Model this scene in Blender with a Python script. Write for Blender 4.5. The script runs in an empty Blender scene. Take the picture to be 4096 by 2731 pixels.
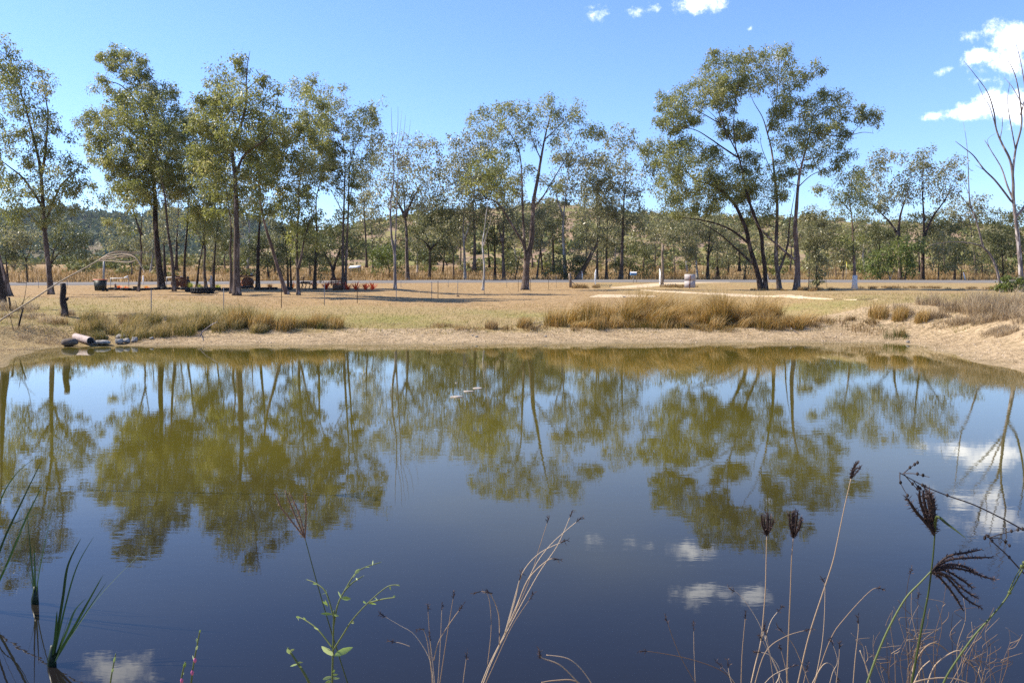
import bpy, math, random
import numpy as np
rng = np.random.default_rng(11)
random.seed(5)
R = math.radians
scene = bpy.context.scene

# ------------------------------------------------------------------ camera
CAM_Z, PITCH, F, CX, CY = 2.2, R(3.98), 3330.0, 2048.0, 1365.5
cam_data = bpy.data.cameras.new("camera")
cam_data.sensor_width = 36.0
cam_data.lens = 36.0 * F / 4096.0
cam_data.clip_start = 0.05
cam_data.clip_end = 9000
cam = bpy.data.objects.new("camera", cam_data)
scene.collection.objects.link(cam)
cam.location = (0, 0, CAM_Z)
cam.rotation_euler = (R(90) - PITCH, 0, 0)
scene.camera = cam

# ------------------------------------------------------------------ light
SUN_EL = R(43)
SUN_AZ = R(-80)                       # from +Y, negative = to the left
sun_dir = np.array([math.sin(SUN_AZ) * math.cos(SUN_EL), math.cos(SUN_AZ) * math.cos(SUN_EL), math.sin(SUN_EL)])
sd = bpy.data.lights.new("sun", 'SUN')
sd.energy = 5.0
sd.angle = R(0.53)
sd.color = (1.0, 0.92, 0.78)
sun = bpy.data.objects.new("sun", sd)
scene.collection.objects.link(sun)
from mathutils import Vector
sun.rotation_euler = Vector(sun_dir.tolist()).to_track_quat('Z', 'Y').to_euler()

scene.view_settings.view_transform = 'Standard'
scene.view_settings.look = 'None'
scene.view_settings.exposure = 1.04
scene.view_settings.gamma = 1.0
scene.cycles.max_bounces = 6
scene.cycles.diffuse_bounces = 3
scene.cycles.glossy_bounces = 3
scene.cycles.transmission_bounces = 4
scene.cycles.transparent_max_bounces = 6
scene.cycles.use_denoising = False
scene.cycles.sample_clamp_indirect = 6.0
scene.render.filter_size = 1.3


def ray(px, py):
    a = (px - CX) / F
    b = -(py - CY) / F
    return np.array([a, math.cos(PITCH) + b * math.sin(PITCH), -math.sin(PITCH) + b * math.cos(PITCH)])


def at(px, py, D):
    """world point seen at that place of the picture, D metres into the scene"""
    r = ray(px, py)
    t = D / r[1]
    return np.array([r[0] * t, D, CAM_Z + r[2] * t])


def mpx(D):
    return D / F


# ------------------------------------------------------------------ sky
world = bpy.data.worlds.new("World")
scene.world = world
world.use_nodes = True
nt = world.node_tree
nt.nodes.clear()
N = nt.nodes.new
Lk = nt.links.new
wout = N('ShaderNodeOutputWorld')
sky = N('ShaderNodeTexSky')
sky.sky_type = 'NISHITA'
sky.sun_disc = False
sky.sun_elevation = SUN_EL
sky.sun_rotation = SUN_AZ
sky.altitude = 50
sky.air_density = 1.0
sky.dust_density = 0.05
sky.ozone_density = 2.5
bg = N('ShaderNodeBackground')
bg.inputs["Strength"].default_value = 0.106
tint = N('ShaderNodeMix'); tint.data_type = 'RGBA'; tint.blend_type = 'MULTIPLY'; tint.inputs[0].default_value = 1.0
tint.inputs[7].default_value = (0.755, 0.89, 1.19, 1)
Lk(sky.outputs[0], tint.inputs[6]); Lk(tint.outputs[2], bg.inputs['Color'])
tc = N('ShaderNodeTexCoord')
sep = N('ShaderNodeSeparateXYZ')
Lk(tc.outputs['Generated'], sep.inputs[0])


def wm(op, a, b=None, c=None):
    n = N('ShaderNodeMath')
    n.operation = op
    for i, v in enumerate((a, b, c)):
        if v is None:
            continue
        if isinstance(v, (int, float)):
            n.inputs[i].default_value = v
        else:
            Lk(v, n.inputs[i])
    return n.outputs[0]


ysafe = wm('MAXIMUM', sep.outputs['Y'], 0.02)
uu = wm('DIVIDE', sep.outputs['X'], ysafe)
vv = wm('DIVIDE', sep.outputs['Z'], ysafe)
uv = N('ShaderNodeCombineXYZ')
Lk(uu, uv.inputs[0])
Lk(vv, uv.inputs[1])
wn = N('ShaderNodeTexNoise')
wn.inputs['Scale'].default_value = 30
wn.inputs['Detail'].default_value = 7
wn.inputs['Roughness'].default_value = 0.7
Lk(uv.outputs[0], wn.inputs['Vector'])
# cumulus: centre and half-size on the sky, amplitude; 'm' = seen mirrored in the pond
CL = [(4060, 150, 150, 85, 1.25, 0), (3930, 225, 110, 48, 1.1, 0), (3880, 150, 60, 34, .55, 0), (3790, 285, 42, 20, .5, 0),
      (4050, 435, 170, 80, 1.3, 0), (3870, 452, 150, 42, 1.15, 0), (3745, 462, 60, 26, .8, 0), (3965, 395, 60, 55, 1.0, 0),
      (2780, 14, 95, 42, .8, 0), (2395, 48, 55, 30, .40, 0), (2570, 45, 60, 26, .42, 0), (3000, 115, 16, 14, .6, 0), (3108, 230, 30, 28, .8, 0),
      (2790, 2375, 130, 66, 1.2, 1), (3005, 2385, 95, 56, 1.1, 1), (2900, 2380, 90, 40, .9, 1), (470, 2680, 200, 90, 1.4, 1), (2780, 2215, 90, 40, .9, 1),
      (3950, 1980, 170, 90, .75, 1), (4040, 2080, 130, 80, .7, 1), (2380, 2190, 60, 26, .55, 1)]
best = None
for px, py, rx, ry, amp, mir in CL:
    r = ray(px, py)
    u0, v0 = r[0] / r[1], r[2] / r[1]
    if mir:
        v0 = -v0
    sub = N('ShaderNodeVectorMath'); sub.operation = 'SUBTRACT'
    Lk(uv.outputs[0], sub.inputs[0]); sub.inputs[1].default_value = (u0, v0, 0)
    mul = N('ShaderNodeVectorMath'); mul.operation = 'MULTIPLY'
    Lk(sub.outputs[0], mul.inputs[0]); mul.inputs[1].default_value = (F / rx, F / ry, 0)
    ln = N('ShaderNodeVectorMath'); ln.operation = 'LENGTH'
    Lk(mul.outputs[0], ln.inputs[0])
    v = wm('MULTIPLY_ADD', ln.outputs['Value'], -amp, amp)
    best = v if best is None else wm('MAXIMUM', best, v)
nz = wm('MULTIPLY_ADD', wn.outputs[0], 3.4, -1.75)
dens = wm('ADD', best, nz)
front = wm('GREATER_THAN', sep.outputs['Y'], 0.03)
mr = N('ShaderNodeMapRange'); mr.interpolation_type = 'SMOOTHSTEP'
Lk(dens, mr.inputs[0]); mr.inputs[1].default_value = 0.0; mr.inputs[2].default_value = 1.25
cover = wm('MULTIPLY', mr.outputs[0], front)
cover = wm('MULTIPLY', cover, wm('GREATER_THAN', best, -0.35))
wn2 = N('ShaderNodeTexNoise'); wn2.inputs['Scale'].default_value = 9; wn2.inputs['Detail'].default_value = 3
Lk(uv.outputs[0], wn2.inputs['Vector'])
crmp = N('ShaderNodeMix'); crmp.data_type = 'RGBA'
Lk(wn2.outputs[0], crmp.inputs[0])
crmp.inputs[6].default_value = (0.72, 0.76, 0.86, 1); crmp.inputs[7].default_value = (1.0, 0.99, 0.97, 1)
bgc = N('ShaderNodeBackground'); bgc.inputs['Strength'].default_value = 1.45
Lk(crmp.outputs[2], bgc.inputs['Color'])
mixw = N('ShaderNodeMixShader')
Lk(cover, mixw.inputs[0]); Lk(bg.outputs[0], mixw.inputs[1]); Lk(bgc.outputs[0], mixw.inputs[2])
Lk(mixw.outputs[0], wout.inputs['Surface'])

# ------------------------------------------------------------------ helpers
COL = scene.collection
ORG = {}


def empty(name, loc, label=None, cat=None, group=None):
    o = bpy.data.objects.new(name, None)
    COL.objects.link(o)
    o.location = [float(v) for v in loc]
    o.empty_display_size = 0.2
    ORG[o] = np.array(loc, float)
    tag(o, label, cat, group)
    return o


def tag(o, label=None, cat=None, group=None, kind=None):
    if label: o["label"] = label
    if cat: o["category"] = cat
    if group: o["group"] = group
    if kind: o["kind"] = kind
    return o


class MB:
    def __init__(s):
        s.v, s.q, s.t, s.n = [], [], [], 0
        s.tq, s.tt = [], []

    def add(s, v, q=None, t=None, tint=0.5):
        v = np.asarray(v, float).reshape(-1, 3)
        if q is not None and len(q):
            q = np.asarray(q, int) + s.n
            s.q.append(q); s.tq.append(np.broadcast_to(np.asarray(tint, float), (len(q),)))
        if t is not None and len(t):
            t = np.asarray(t, int) + s.n
            s.t.append(t); s.tt.append(np.broadcast_to(np.asarray(tint, float), (len(t),)))
        s.v.append(v); s.n += len(v)
        return s

    def tube(s, pts, rad, sides=7, cap=True, tint=0.5):
        pts = np.asarray(pts, float)
        k = len(pts)
        rad = np.broadcast_to(np.asarray(rad, float), (k,))
        tan = np.gradient(pts, axis=0)
        tan /= (np.linalg.norm(tan, axis=1, keepdims=True) + 1e-9)
        ref = np.array([0.0, 0, 1]) if abs(tan[:, 2]).mean() < 0.8 else np.array([0, 1.0, 0])
        a = np.cross(tan, ref); a /= (np.linalg.norm(a, axis=1, keepdims=True) + 1e-9)
        b = np.cross(tan, a)
        ang = np.arange(sides) * 2 * math.pi / sides
        ring = pts[:, None, :] + rad[:, None, None] * (np.cos(ang)[None, :, None] * a[:, None, :] + np.sin(ang)[None, :, None] * b[:, None, :])
        i = np.arange(k - 1)[:, None] * sides
        j = np.arange(sides)[None, :]
        j2 = (j + 1) % sides
        q = np.stack([i + j, i + j2, i + sides + j2, i + sides + j], -1).reshape(-1, 4)
        v = ring.reshape(-1, 3)
        t = None
        if cap:
            v = np.vstack([v, pts[0], pts[-1]])
            c0, c1 = len(v) - 2, len(v) - 1
            jj = np.arange(sides); jn = (jj + 1) % sides
            t = np.vstack([np.stack([np.full(sides, c0), jn, jj], -1), np.stack([np.full(sides, c1), (k - 1) * sides + jj, (k - 1) * sides + jn], -1)])
        return s.add(v, q, t, tint)

    def box(s, c, size, rz=0.0, rx=0.0, ry=0.0, taper=1.0, tint=0.5):
        sx, sy, sz = [d / 2 for d in size]
        v = np.array([[-sx, -sy, -sz], [sx, -sy, -sz], [sx, sy, -sz], [-sx, sy, -sz], [-sx * taper, -sy * taper, sz], [sx * taper, -sy * taper, sz], [sx * taper, sy * taper, sz], [-sx * taper, sy * taper, sz]])
        cx, sx_ = math.cos(rx), math.sin(rx); cy, sy_ = math.cos(ry), math.sin(ry); cz, sz_ = math.cos(rz), math.sin(rz)
        Rx = np.array([[1, 0, 0], [0, cx, -sx_], [0, sx_, cx]]); Ry = np.array([[cy, 0, sy_], [0, 1, 0], [-sy_, 0, cy]]); Rz = np.array([[cz, -sz_, 0], [sz_, cz, 0], [0, 0, 1]])
        v = v @ (Rz @ Ry @ Rx).T + np.asarray(c, float)
        return s.add(v, [[0, 3, 2, 1], [4, 5, 6, 7], [0, 1, 5, 4], [1, 2, 6, 5], [2, 3, 7, 6], [3, 0, 4, 7]], tint=tint)

    def lathe(s, c, prof, sides=16, axis='z', tint=0.5, rz=0.0):
        """prof: (radius, height) list"""
        prof = np.asarray(prof, float); k = len(prof)
        ang = np.arange(sides) * 2 * math.pi / sides
        v = np.zeros((k, sides, 3))
        v[..., 0] = prof[:, 0:1] * np.cos(ang); v[..., 1] = prof[:, 0:1] * np.sin(ang); v[..., 2] = prof[:, 1:2]
        v = v.reshape(-1, 3)
        if axis == 'x': v = v[:, [2, 0, 1]]
        if axis == 'y': v = v[:, [1, 2, 0]]
        cz, sz_ = math.cos(rz), math.sin(rz)
        v = v @ np.array([[cz, -sz_, 0], [sz_, cz, 0], [0, 0, 1]]).T + np.asarray(c, float)
        i = np.arange(k - 1)[:, None] * sides; j = np.arange(sides)[None, :]; j2 = (j + 1) % sides
        q = np.stack([i + j, i + j2, i + sides + j2, i + sides + j], -1).reshape(-1, 4)
        return s.add(v, q, tint=tint)

    def leaves(s, c, d, n, L, W, tint, fold=0.0):
        """rhombic leaves: base c, direction d, face normal n"""
        c, d, n = [np.asarray(x, float) for x in (c, d, n)]
        m = len(c)
        d = d / (np.linalg.norm(d, axis=1, keepdims=True) + 1e-9)
        sd_ = np.cross(d, n); sd_ /= (np.linalg.norm(sd_, axis=1, keepdims=True) + 1e-9)
        L = np.broadcast_to(L, (m,))[:, None]; W = np.broadcast_to(W, (m,))[:, None]
        v = np.empty((m, 4, 3))
        v[:, 0] = c; v[:, 1] = c + d * L * .45 + sd_ * W * .5; v[:, 2] = c + d * L; v[:, 3] = c + d * L * .45 - sd_ * W * .5
        q = np.arange(m * 4).reshape(m, 4)
        return s.add(v.reshape(-1, 3), q, tint=tint)

    def blades(s, b, tip, W, bend, tint):
        """grass blades of two segments: base b, tip, width, bend vector at the middle"""
        b, tip, bend = [np.asarray(x, float) for x in (b, tip, bend)]
        m = len(b)
        ang = rng.uniform(0, math.pi, m)
        sd_ = np.stack([np.cos(ang), np.sin(ang) * .6, np.zeros(m)], -1)
        W = np.broadcast_to(W, (m,))[:, None] * .5
        mid = (b + tip) * .5 + bend
        v = np.empty((m, 5, 3))
        v[:, 0] = b - sd_ * W; v[:, 1] = b + sd_ * W; v[:, 2] = mid + sd_ * W * .8; v[:, 3] = mid - sd_ * W * .8; v[:, 4] = tip
        o = np.arange(m)[:, None] * 5
        s_ = s.n
        ti = np.broadcast_to(np.asarray(tint, float), (m,))
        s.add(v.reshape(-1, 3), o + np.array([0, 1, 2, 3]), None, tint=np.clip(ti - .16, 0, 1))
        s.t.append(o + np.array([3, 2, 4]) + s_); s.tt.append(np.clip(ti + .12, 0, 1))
        return s

    def build(s, name, mat, parent=None, smooth=False, label=None, origin=None):
        v = np.vstack(s.v)
        org = None
        if parent is not None:
            org = ORG[parent]
        elif origin is not None:
            org = np.asarray(origin, float)
        if org is not None:
            v = v - org
        q = np.vstack(s.q) if s.q else np.zeros((0, 4), int)
        t = np.vstack(s.t) if s.t else np.zeros((0, 3), int)
        me = bpy.data.meshes.new(name)
        nl = q.size + t.size
        me.vertices.add(len(v)); me.vertices.foreach_set('co', v.astype(np.float32).ravel())
        me.loops.add(nl); me.loops.foreach_set('vertex_index', np.concatenate([q.ravel(), t.ravel()]).astype(np.int32))
        np_ = len(q) + len(t)
        me.polygons.add(np_)
        tot = np.concatenate([np.full(len(q), 4), np.full(len(t), 3)])
        me.polygons.foreach_set('loop_start', np.concatenate([[0], np.cumsum(tot)[:-1]]).astype(np.int32))
        tint = np.concatenate((s.tq if s.tq else []) + (s.tt if s.tt else []))
        at_ = me.attributes.new('tint', 'FLOAT', 'FACE'); at_.data.foreach_set('value', tint.astype(np.float32))
        if smooth:
            me.polygons.foreach_set('use_smooth', np.ones(np_, bool))
        me.update(calc_edges=True)
        me.validate()
        me.materials.append(mat)
        o = bpy.data.objects.new(name, me)
        COL.objects.link(o)
        if parent is not None:
            o.parent = parent
            ORG[o] = ORG[parent]
        elif origin is not None:
            o.location = [float(x) for x in origin]
            ORG[o] = np.asarray(origin, float)
        else:
            ORG[o] = np.zeros(3)
        if label: o["label"] = label
        return o


# ------------------------------------------------------------------ materials
def newmat(name):
    m = bpy.data.materials.new(name); m.use_nodes = True
    n = m.node_tree; n.nodes.clear()
    out = n.nodes.new('ShaderNodeOutputMaterial')
    return m, n, out


def rampnode(n, fac, stops):
    r = n.nodes.new('ShaderNodeValToRGB')
    e = r.color_ramp.elements
    while len(e) < len(stops): e.new(0.5)
    for i, (p, c) in enumerate(stops):
        e[i].position = p; e[i].color = (*c, 1)
    n.links.new(fac, r.inputs[0])
    return r.outputs[0]


def noise(n, scale, detail=4, rough=.55, vec=None, stretch=None):
    t = n.nodes.new('ShaderNodeTexNoise'); t.inputs['Scale'].default_value = scale; t.inputs['Detail'].default_value = detail; t.inputs['Roughness'].default_value = rough
    if vec is None:
        c = n.nodes.new('ShaderNodeTexCoord'); vec = c.outputs['Object']
    if stretch:
        mp = n.nodes.new('ShaderNodeMapping'); mp.inputs['Scale'].default_value = stretch
        n.links.new(vec, mp.inputs[0]); vec = mp.outputs[0]
    n.links.new(vec, t.inputs['Vector'])
    return t.outputs[0]


def math_(n, op, a, b=0.0, c=None):
    m = n.nodes.new('ShaderNodeMath'); m.operation = op
    for i, v in enumerate((a, b, c)):
        if v is None: continue
        if isinstance(v, (int, float)): m.inputs[i].default_value = v
        else: n.links.new(v, m.inputs[i])
    return m.outputs[0]


def mixc(n, f, a, b):
    m = n.nodes.new('ShaderNodeMix'); m.data_type = 'RGBA'
    for i, v in ((0, f), (6, a), (7, b)):
        if isinstance(v, (int, float)): m.inputs[i].default_value = v
        elif isinstance(v, tuple): m.inputs[i].default_value = (*v, 1)
        else: n.links.new(v, m.inputs[i])
    return m.outputs[2]


def bump(n, h, dist, strength=1.0):
    b = n.nodes.new('ShaderNodeBump'); b.inputs['Distance'].default_value = dist; b.inputs['Strength'].default_value = strength
    n.links.new(h, b.inputs['Height'])
    return b.outputs[0]


def attr(n, name):
    a = n.nodes.new('ShaderNodeAttribute'); a.attribute_name = name
    return a.outputs['Fac']


def principled(n, out, color, rough=.8, spec=.3, normal=None, metallic=0.0):
    p = n.nodes.new('ShaderNodeBsdfPrincipled')
    if isinstance(color, tuple): p.inputs['Base Color'].default_value = (*color, 1)
    else: n.links.new(color, p.inputs['Base Color'])
    if isinstance(rough, (int, float)): p.inputs['Roughness'].default_value = rough
    else: n.links.new(rough, p.inputs['Roughness'])
    p.inputs['Specular IOR Level'].default_value = spec
    p.inputs['Metallic'].default_value = metallic
    if normal is not None: n.links.new(normal, p.inputs['Normal'])
    if out is not None: n.links.new(p.outputs[0], out.inputs['Surface'])
    return p


def leafmat(name, stops, transl=.3, rough=.45, spec=.4, tcol=None):
    m, n, out = newmat(name)
    t = attr(n, 'tint')
    col = rampnode(n, t, stops)
    p = principled(n, None, col, rough, spec)
    tr = n.nodes.new('ShaderNodeBsdfTranslucent')
    hs = n.nodes.new('ShaderNodeHueSaturation'); hs.inputs['Saturation'].default_value = 1.15; hs.inputs['Value'].default_value = 1.25
    n.links.new(col, hs.inputs['Color']); n.links.new(hs.outputs[0], tr.inputs['Color'])
    mx = n.nodes.new('ShaderNodeMixShader'); mx.inputs[0].default_value = transl
    n.links.new(p.outputs[0], mx.inputs[1]); n.links.new(tr.outputs[0], mx.inputs[2]); n.links.new(mx.outputs[0], out.inputs['Surface'])
    return m


def barkmat(name, a, b, c, scale=3.0, streak=(5, 5, .9)):
    m, n, out = newmat(name)
    f = noise(n, scale, 6, .65, stretch=streak)
    g = noise(n, .55, 3, .5)
    col = rampnode(n, f, [(.3, a), (.52, b), (.72, c)])
    dark = math_(n, 'MULTIPLY', col, 1.0)
    col = mixc(n, rampnode(n, g, [(.40, (0, 0, 0)), (.60, (1, 1, 1))]), col, tuple(x * .5 for x in b))
    g2 = noise(n, 1.4, 4, .6, stretch=(2.2, 2.2, .6))
    col = mixc(n, rampnode(n, g2, [(.56, (0, 0, 0)), (.63, (.8, .8, .8))]), col, tuple(min(.6, x * 1.35) for x in c))
    principled(n, out, col, .85, .2, bump(n, f, .03, .7))
    return m


def plain(name, c, rough=.7, spec=.3, var=.25, scale=8.0, metallic=0.0, c2=None, bmp=0.0):
    m, n, out = newmat(name)
    f = noise(n, scale, 5, .6)
    d = c2 if c2 else tuple(x * (1 - var) for x in c)
    col = rampnode(n, f, [(.35, d), (.65, c)])
    principled(n, out, col, rough, spec, bump(n, f, bmp) if bmp else None, metallic)
    return m


M = {}
M['leaf'] = leafmat('eucalypt_leaf', [(0, (.090, .104, .030)), (.45, (.180, .193, .060)), (.8, (.265, .262, .092)), (1, (.43, .385, .19))], .45, .46, .5)
M['leaf_far'] = leafmat('eucalypt_leaf_far', [(0, (0.095, 0.102, 0.046)), (.5, (0.185, 0.184, 0.085)), (1, (0.32, 0.285, 0.155))], .42, .40, .5)
M['leaf_dark'] = leafmat('dense_leaf', [(0, (0.052, 0.062, 0.024)), (.6, (0.105, 0.113, 0.042)), (1, (0.175, 0.170, 0.070))], .36, .5, .35)
M['leaf_green'] = leafmat('fresh_leaf', [(0, (0.058, 0.085, 0.019)), (.5, (0.111, 0.143, 0.033)), (1, (0.182, 0.195, 0.058))], .3, .5, .3)
M['scrub'] = leafmat('hill_scrub_leaf', [(0, (.085, .10, .030)), (.4, (.15, .155, .048)), (.75, (.22, .185, .08)), (1, (.25, .165, .10))], .2, .7, .2)
M['forest'] = leafmat('far_forest_leaf', [(0, (0.058, 0.081, 0.047)), (.6, (0.111, 0.130, 0.068)), (1, (0.195, 0.189, 0.104))], .15, .8, .1)
M['bark'] = barkmat('grey_brown_bark', (.030, .020, .016), (.105, .074, .057), (.25, .195, .16))
M['bark_dark'] = barkmat('dark_bark', (.012, .009, .008), (.045, .029, .022), (.13, .088, .067))
M['bark_pink'] = barkmat('pinkish_bark', (.06, .036, .028), (.17, .11, .085), (.33, .25, .21), 2.2)
M['bark_pale'] = barkmat('pale_bark', (.16, .14, .12), (.36, .33, .30), (.52, .49, .45), 2.0)
M['bark_dead'] = barkmat('weathered_dead_wood', (.07, .055, .055), (.22, .18, .17), (.40, .36, .34), 2.5)
M['drygrass'] = leafmat('dry_grass', [(0, (.10, .065, .028)), (.35, (.21, .135, .058)), (.7, (.36, .24, .112)), (1, (.49, .375, .205))], .3, .7, .15)
M['sedge'] = leafmat('brown_sedge', [(0, (.045, .050, .012)), (.2, (.12, .10, .024)), (.42, (.28, .175, .050)), (.72, (.42, .265, .095)), (1, (.58, .43, .21))], .3, .6, .2)
M['sedge_green'] = leafmat('green_sedge', [(0, (.06, .075, .018)), (.35, (.13, .125, .034)), (.65, (.30, .22, .085)), (1, (.48, .37, .19))], .3, .6, .2)
M['greygrass'] = leafmat('bleached_grass', [(0, (.15, .105, .06)), (.5, (.33, .245, .15)), (1, (.52, .42, .28))], .3, .7, .15)
M['lawn'] = leafmat('short_lawn_grass', [(0, (.15, .15, .035)), (.4, (.24, .21, .06)), (.75, (.33, .25, .10)), (1, (.43, .32, .16))], .3, .7, .15)

# ------------------------------------------------------------------ terrain
POND = np.array([(0, 3.7), (3, 3.8), (6, 5.5), (9.5, 10), (12.2, 16), (12.6, 20.5), (13.5, 25.6), (14.3, 29.5), (13.6, 30.9), (10, 30.9), (4, 30.6), (0, 30.3),
                 (-5, 30.0), (-10, 29.6), (-14, 29.3), (-15.7, 28.5), (-15.2, 26), (-13.2, 21), (-12.5, 16), (-9.5, 10), (-6.5, 5.8), (-3.5, 4.0)], float)


def catmull(P, k=5, closed=True):
    P = np.asarray(P, float); n = len(P); out = []
    for i in range(n if closed else n - 1):
        if closed:
            p0, p1, p2, p3 = P[i - 1], P[i], P[(i + 1) % n], P[(i + 2) % n]
        else:
            p0, p1, p2, p3 = P[max(i - 1, 0)], P[i], P[i + 1], P[min(i + 2, n - 1)]
        for t in np.arange(k) / k:
            out.append(.5 * ((2 * p1) + (-p0 + p2) * t + (2 * p0 - 5 * p1 + 4 * p2 - p3) * t * t + (-p0 + 3 * p1 - 3 * p2 + p3) * t ** 3))
    if not closed: out.append(P[-1])
    return np.array(out)


PONDS = catmull(POND, 4)
PONDS = PONDS + np.stack([.18 * np.sin(np.arange(len(PONDS)) * 1.9), .12 * np.sin(np.arange(len(PONDS)) * 2.7 + 1)], -1)


def pond_d(x, y):
    """signed distance to the shore, positive on land"""
    x = np.asarray(x, float); y = np.asarray(y, float)
    d = np.full(x.shape, 1e9); ins = np.zeros(x.shape, bool)
    n = len(PONDS)
    for i in range(n):
        ax, ay = PONDS[i]; bx, by = PONDS[(i + 1) % n]
        ex, ey = bx - ax, by - ay
        t = np.clip(((x - ax) * ex + (y - ay) * ey) / (ex * ex + ey * ey), 0, 1)
        d = np.minimum(d, np.hypot(x - ax - t * ex, y - ay - t * ey))
        c = ((ay > y) != (by > y))
        with np.errstate(divide='ignore', invalid='ignore'):
            xi = (bx - ax) * (y - ay) / (by - ay if by != ay else 1e-9) + ax
        ins ^= c & (x < xi)
    return np.where(ins, -d, d)


def sst(a, b, x):
    t = np.clip((x - a) / (b - a), 0, 1)
    return t * t * (3 - 2 * t)


TR = np.array([(-60, -1.6), (-6, -1.2), (-2, -.55), (0, 0), (1.2, .13), (2.3, .27), (2.75, .42), (3.4, .46), (7.7, .72), (14.7, .98), (23.2, 1.17), (40, 1.35), (58, 1.56), (75, 1.7), (400, 1.7)])
TL = np.array([(-60, -1.6), (-6, -1.2), (-2, -.55), (0, 0), (1.2, .13), (2.3, .27), (2.75, .42), (3.4, .46), (7.7, .75), (14.7, 1.05), (20, 1.22), (25, 1.36), (32, 1.5), (36, 1.6), (40, 1.8), (62, 1.88), (400, 1.9)])
RX = np.array([-400, -150, -60, 0, 60, 150, 400.])
RYC = np.array([60, 86, 98.5, 107, 104.5, 96, 70.])
RZC = np.array([2.0, 2.0, 2.05, 2.57, 2.42, 2.3, 2.3])
RXX = np.linspace(-400, 400, 161)
_k = np.ones(13) / 13
RYS = np.convolve(np.pad(np.interp(RXX, RX, RYC), 6, 'edge'), _k, 'valid')
RZS = np.convolve(np.pad(np.interp(RXX, RX, RZC), 6, 'edge'), _k, 'valid')


def road_y(x): return np.interp(x, RXX, RYS)
def road_z(x): return np.interp(x, RXX, RZS)


def wob(x, y, s):
    return (np.sin(x * s + 1.3) * np.cos(y * s * 1.1 + .4) + .5 * np.sin(x * s * 2.3 + y * s * 1.7) + .3 * np.cos(x * s * 4.1 - y * s * 3.7)) / 1.8


def terr(x, y):
    x = np.atleast_1d(np.asarray(x, float)); y = np.atleast_1d(np.asarray(y, float))
    d = pond_d(x, y)
    w = sst(36, 50, y)
    de = np.where(d > 0, np.where(y < 36, np.minimum(d, 24), d) * (1 - w) + (y - 30.3) * w, d)
    zr = np.interp(de, TR[:, 0], TR[:, 1]); zl = np.interp(de, TL[:, 0], TL[:, 1])
    wl = sst(-3, -11, x) if False else 1 - sst(-11, -3, x)
    z = zr * (1 - wl) + zl * wl
    side = sst(11, 17, x) * .75 + (1 - sst(-17, -12, x)) * .35
    z = z + side * sst(.5, 6, d) * (1 - sst(40, 62, y)) * sst(6, 16, y)
    z = z + np.where(d > 0, sst(.3, 4, d) * (.035 * wob(x, y, .8) + .06 * wob(x, y, .23) + .012 * wob(x, y, 3.1)), 0)
    z = z + np.where((d > 0) & (d < 5), .025 * wob(x, y, 2.1) * sst(.1, 1, d), 0)
    ry, rz = road_y(x), road_z(x)
    wr = sst(ry - 17, ry - 4.8, y)
    z = z * (1 - wr) + (rz - .2) * wr
    b = y - ry
    z = np.where(b > -4.8, rz + .045 * np.clip(b, -4.8, 4.6), z)
    far = rz + .2 - .22 * sst(4.6, 7, b) + .05 * np.clip(b - 8, 0, 90) + .12 * wob(x, y, .12) * sst(6, 20, b)
    z = np.where(b > 4.6, far, z)
    return z


def tz(x, y): return float(terr(x, y)[0])


def gnd(px, py, lo=4.0, hi=112.0):
    """where the line of sight meets the land"""
    r = ray(px, py)
    ys = np.arange(lo, hi, .1)
    xs = r[0] / r[1] * ys; zs = CAM_Z + r[2] / r[1] * ys
    g = terr(xs, ys)
    hit = np.where((zs <= g) & (g > 0.0))[0]
    i = hit[0] if len(hit) else len(ys) - 1
    return np.array([xs[i], ys[i], g[i]])


def onD(px, D):
    """land below the column px, D metres away"""
    x = (px - CX) / F * D / math.cos(PITCH) * (1 / (1 + 0))
    x = at(px, 1150, D)[0]
    return np.array([x, D, tz(x, D)])


def axis(segs):
    out = []
    for a, b, st in segs:
        out.append(np.arange(a, b, st))
    out.append([segs[-1][1]])
    return np.concatenate(out)


gx = axis([(-3200, -600, 200), (-600, -200, 40), (-200, -70, 5), (-70, -26, 1.2), (-26, 26, .3), (26, 70, 1.2), (70, 200, 5), (200, 600, 40), (600, 3200, 200)])
gy = axis([(-400, -40, 60), (-40, 0, 4), (0, 6, .3), (6, 18, 1.0), (18, 44, .22), (44, 116, .6), (116, 230, 4), (230, 600, 40), (600, 4000, 200)])
GX, GY = np.meshgrid(gx, gy)
GZ = terr(GX.ravel(), GY.ravel()).reshape(GX.shape)
GD = pond_d(GX.ravel(), GY.ravel())
nx_, ny_ = len(gx), len(gy)
ii = (np.arange(ny_ - 1)[:, None] * nx_ + np.arange(nx_ - 1)[None, :]).ravel()
mb = MB().add(np.stack([GX.ravel(), GY.ravel(), GZ.ravel()], -1), np.stack([ii, ii + 1, ii + nx_ + 1, ii + nx_], -1))

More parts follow.
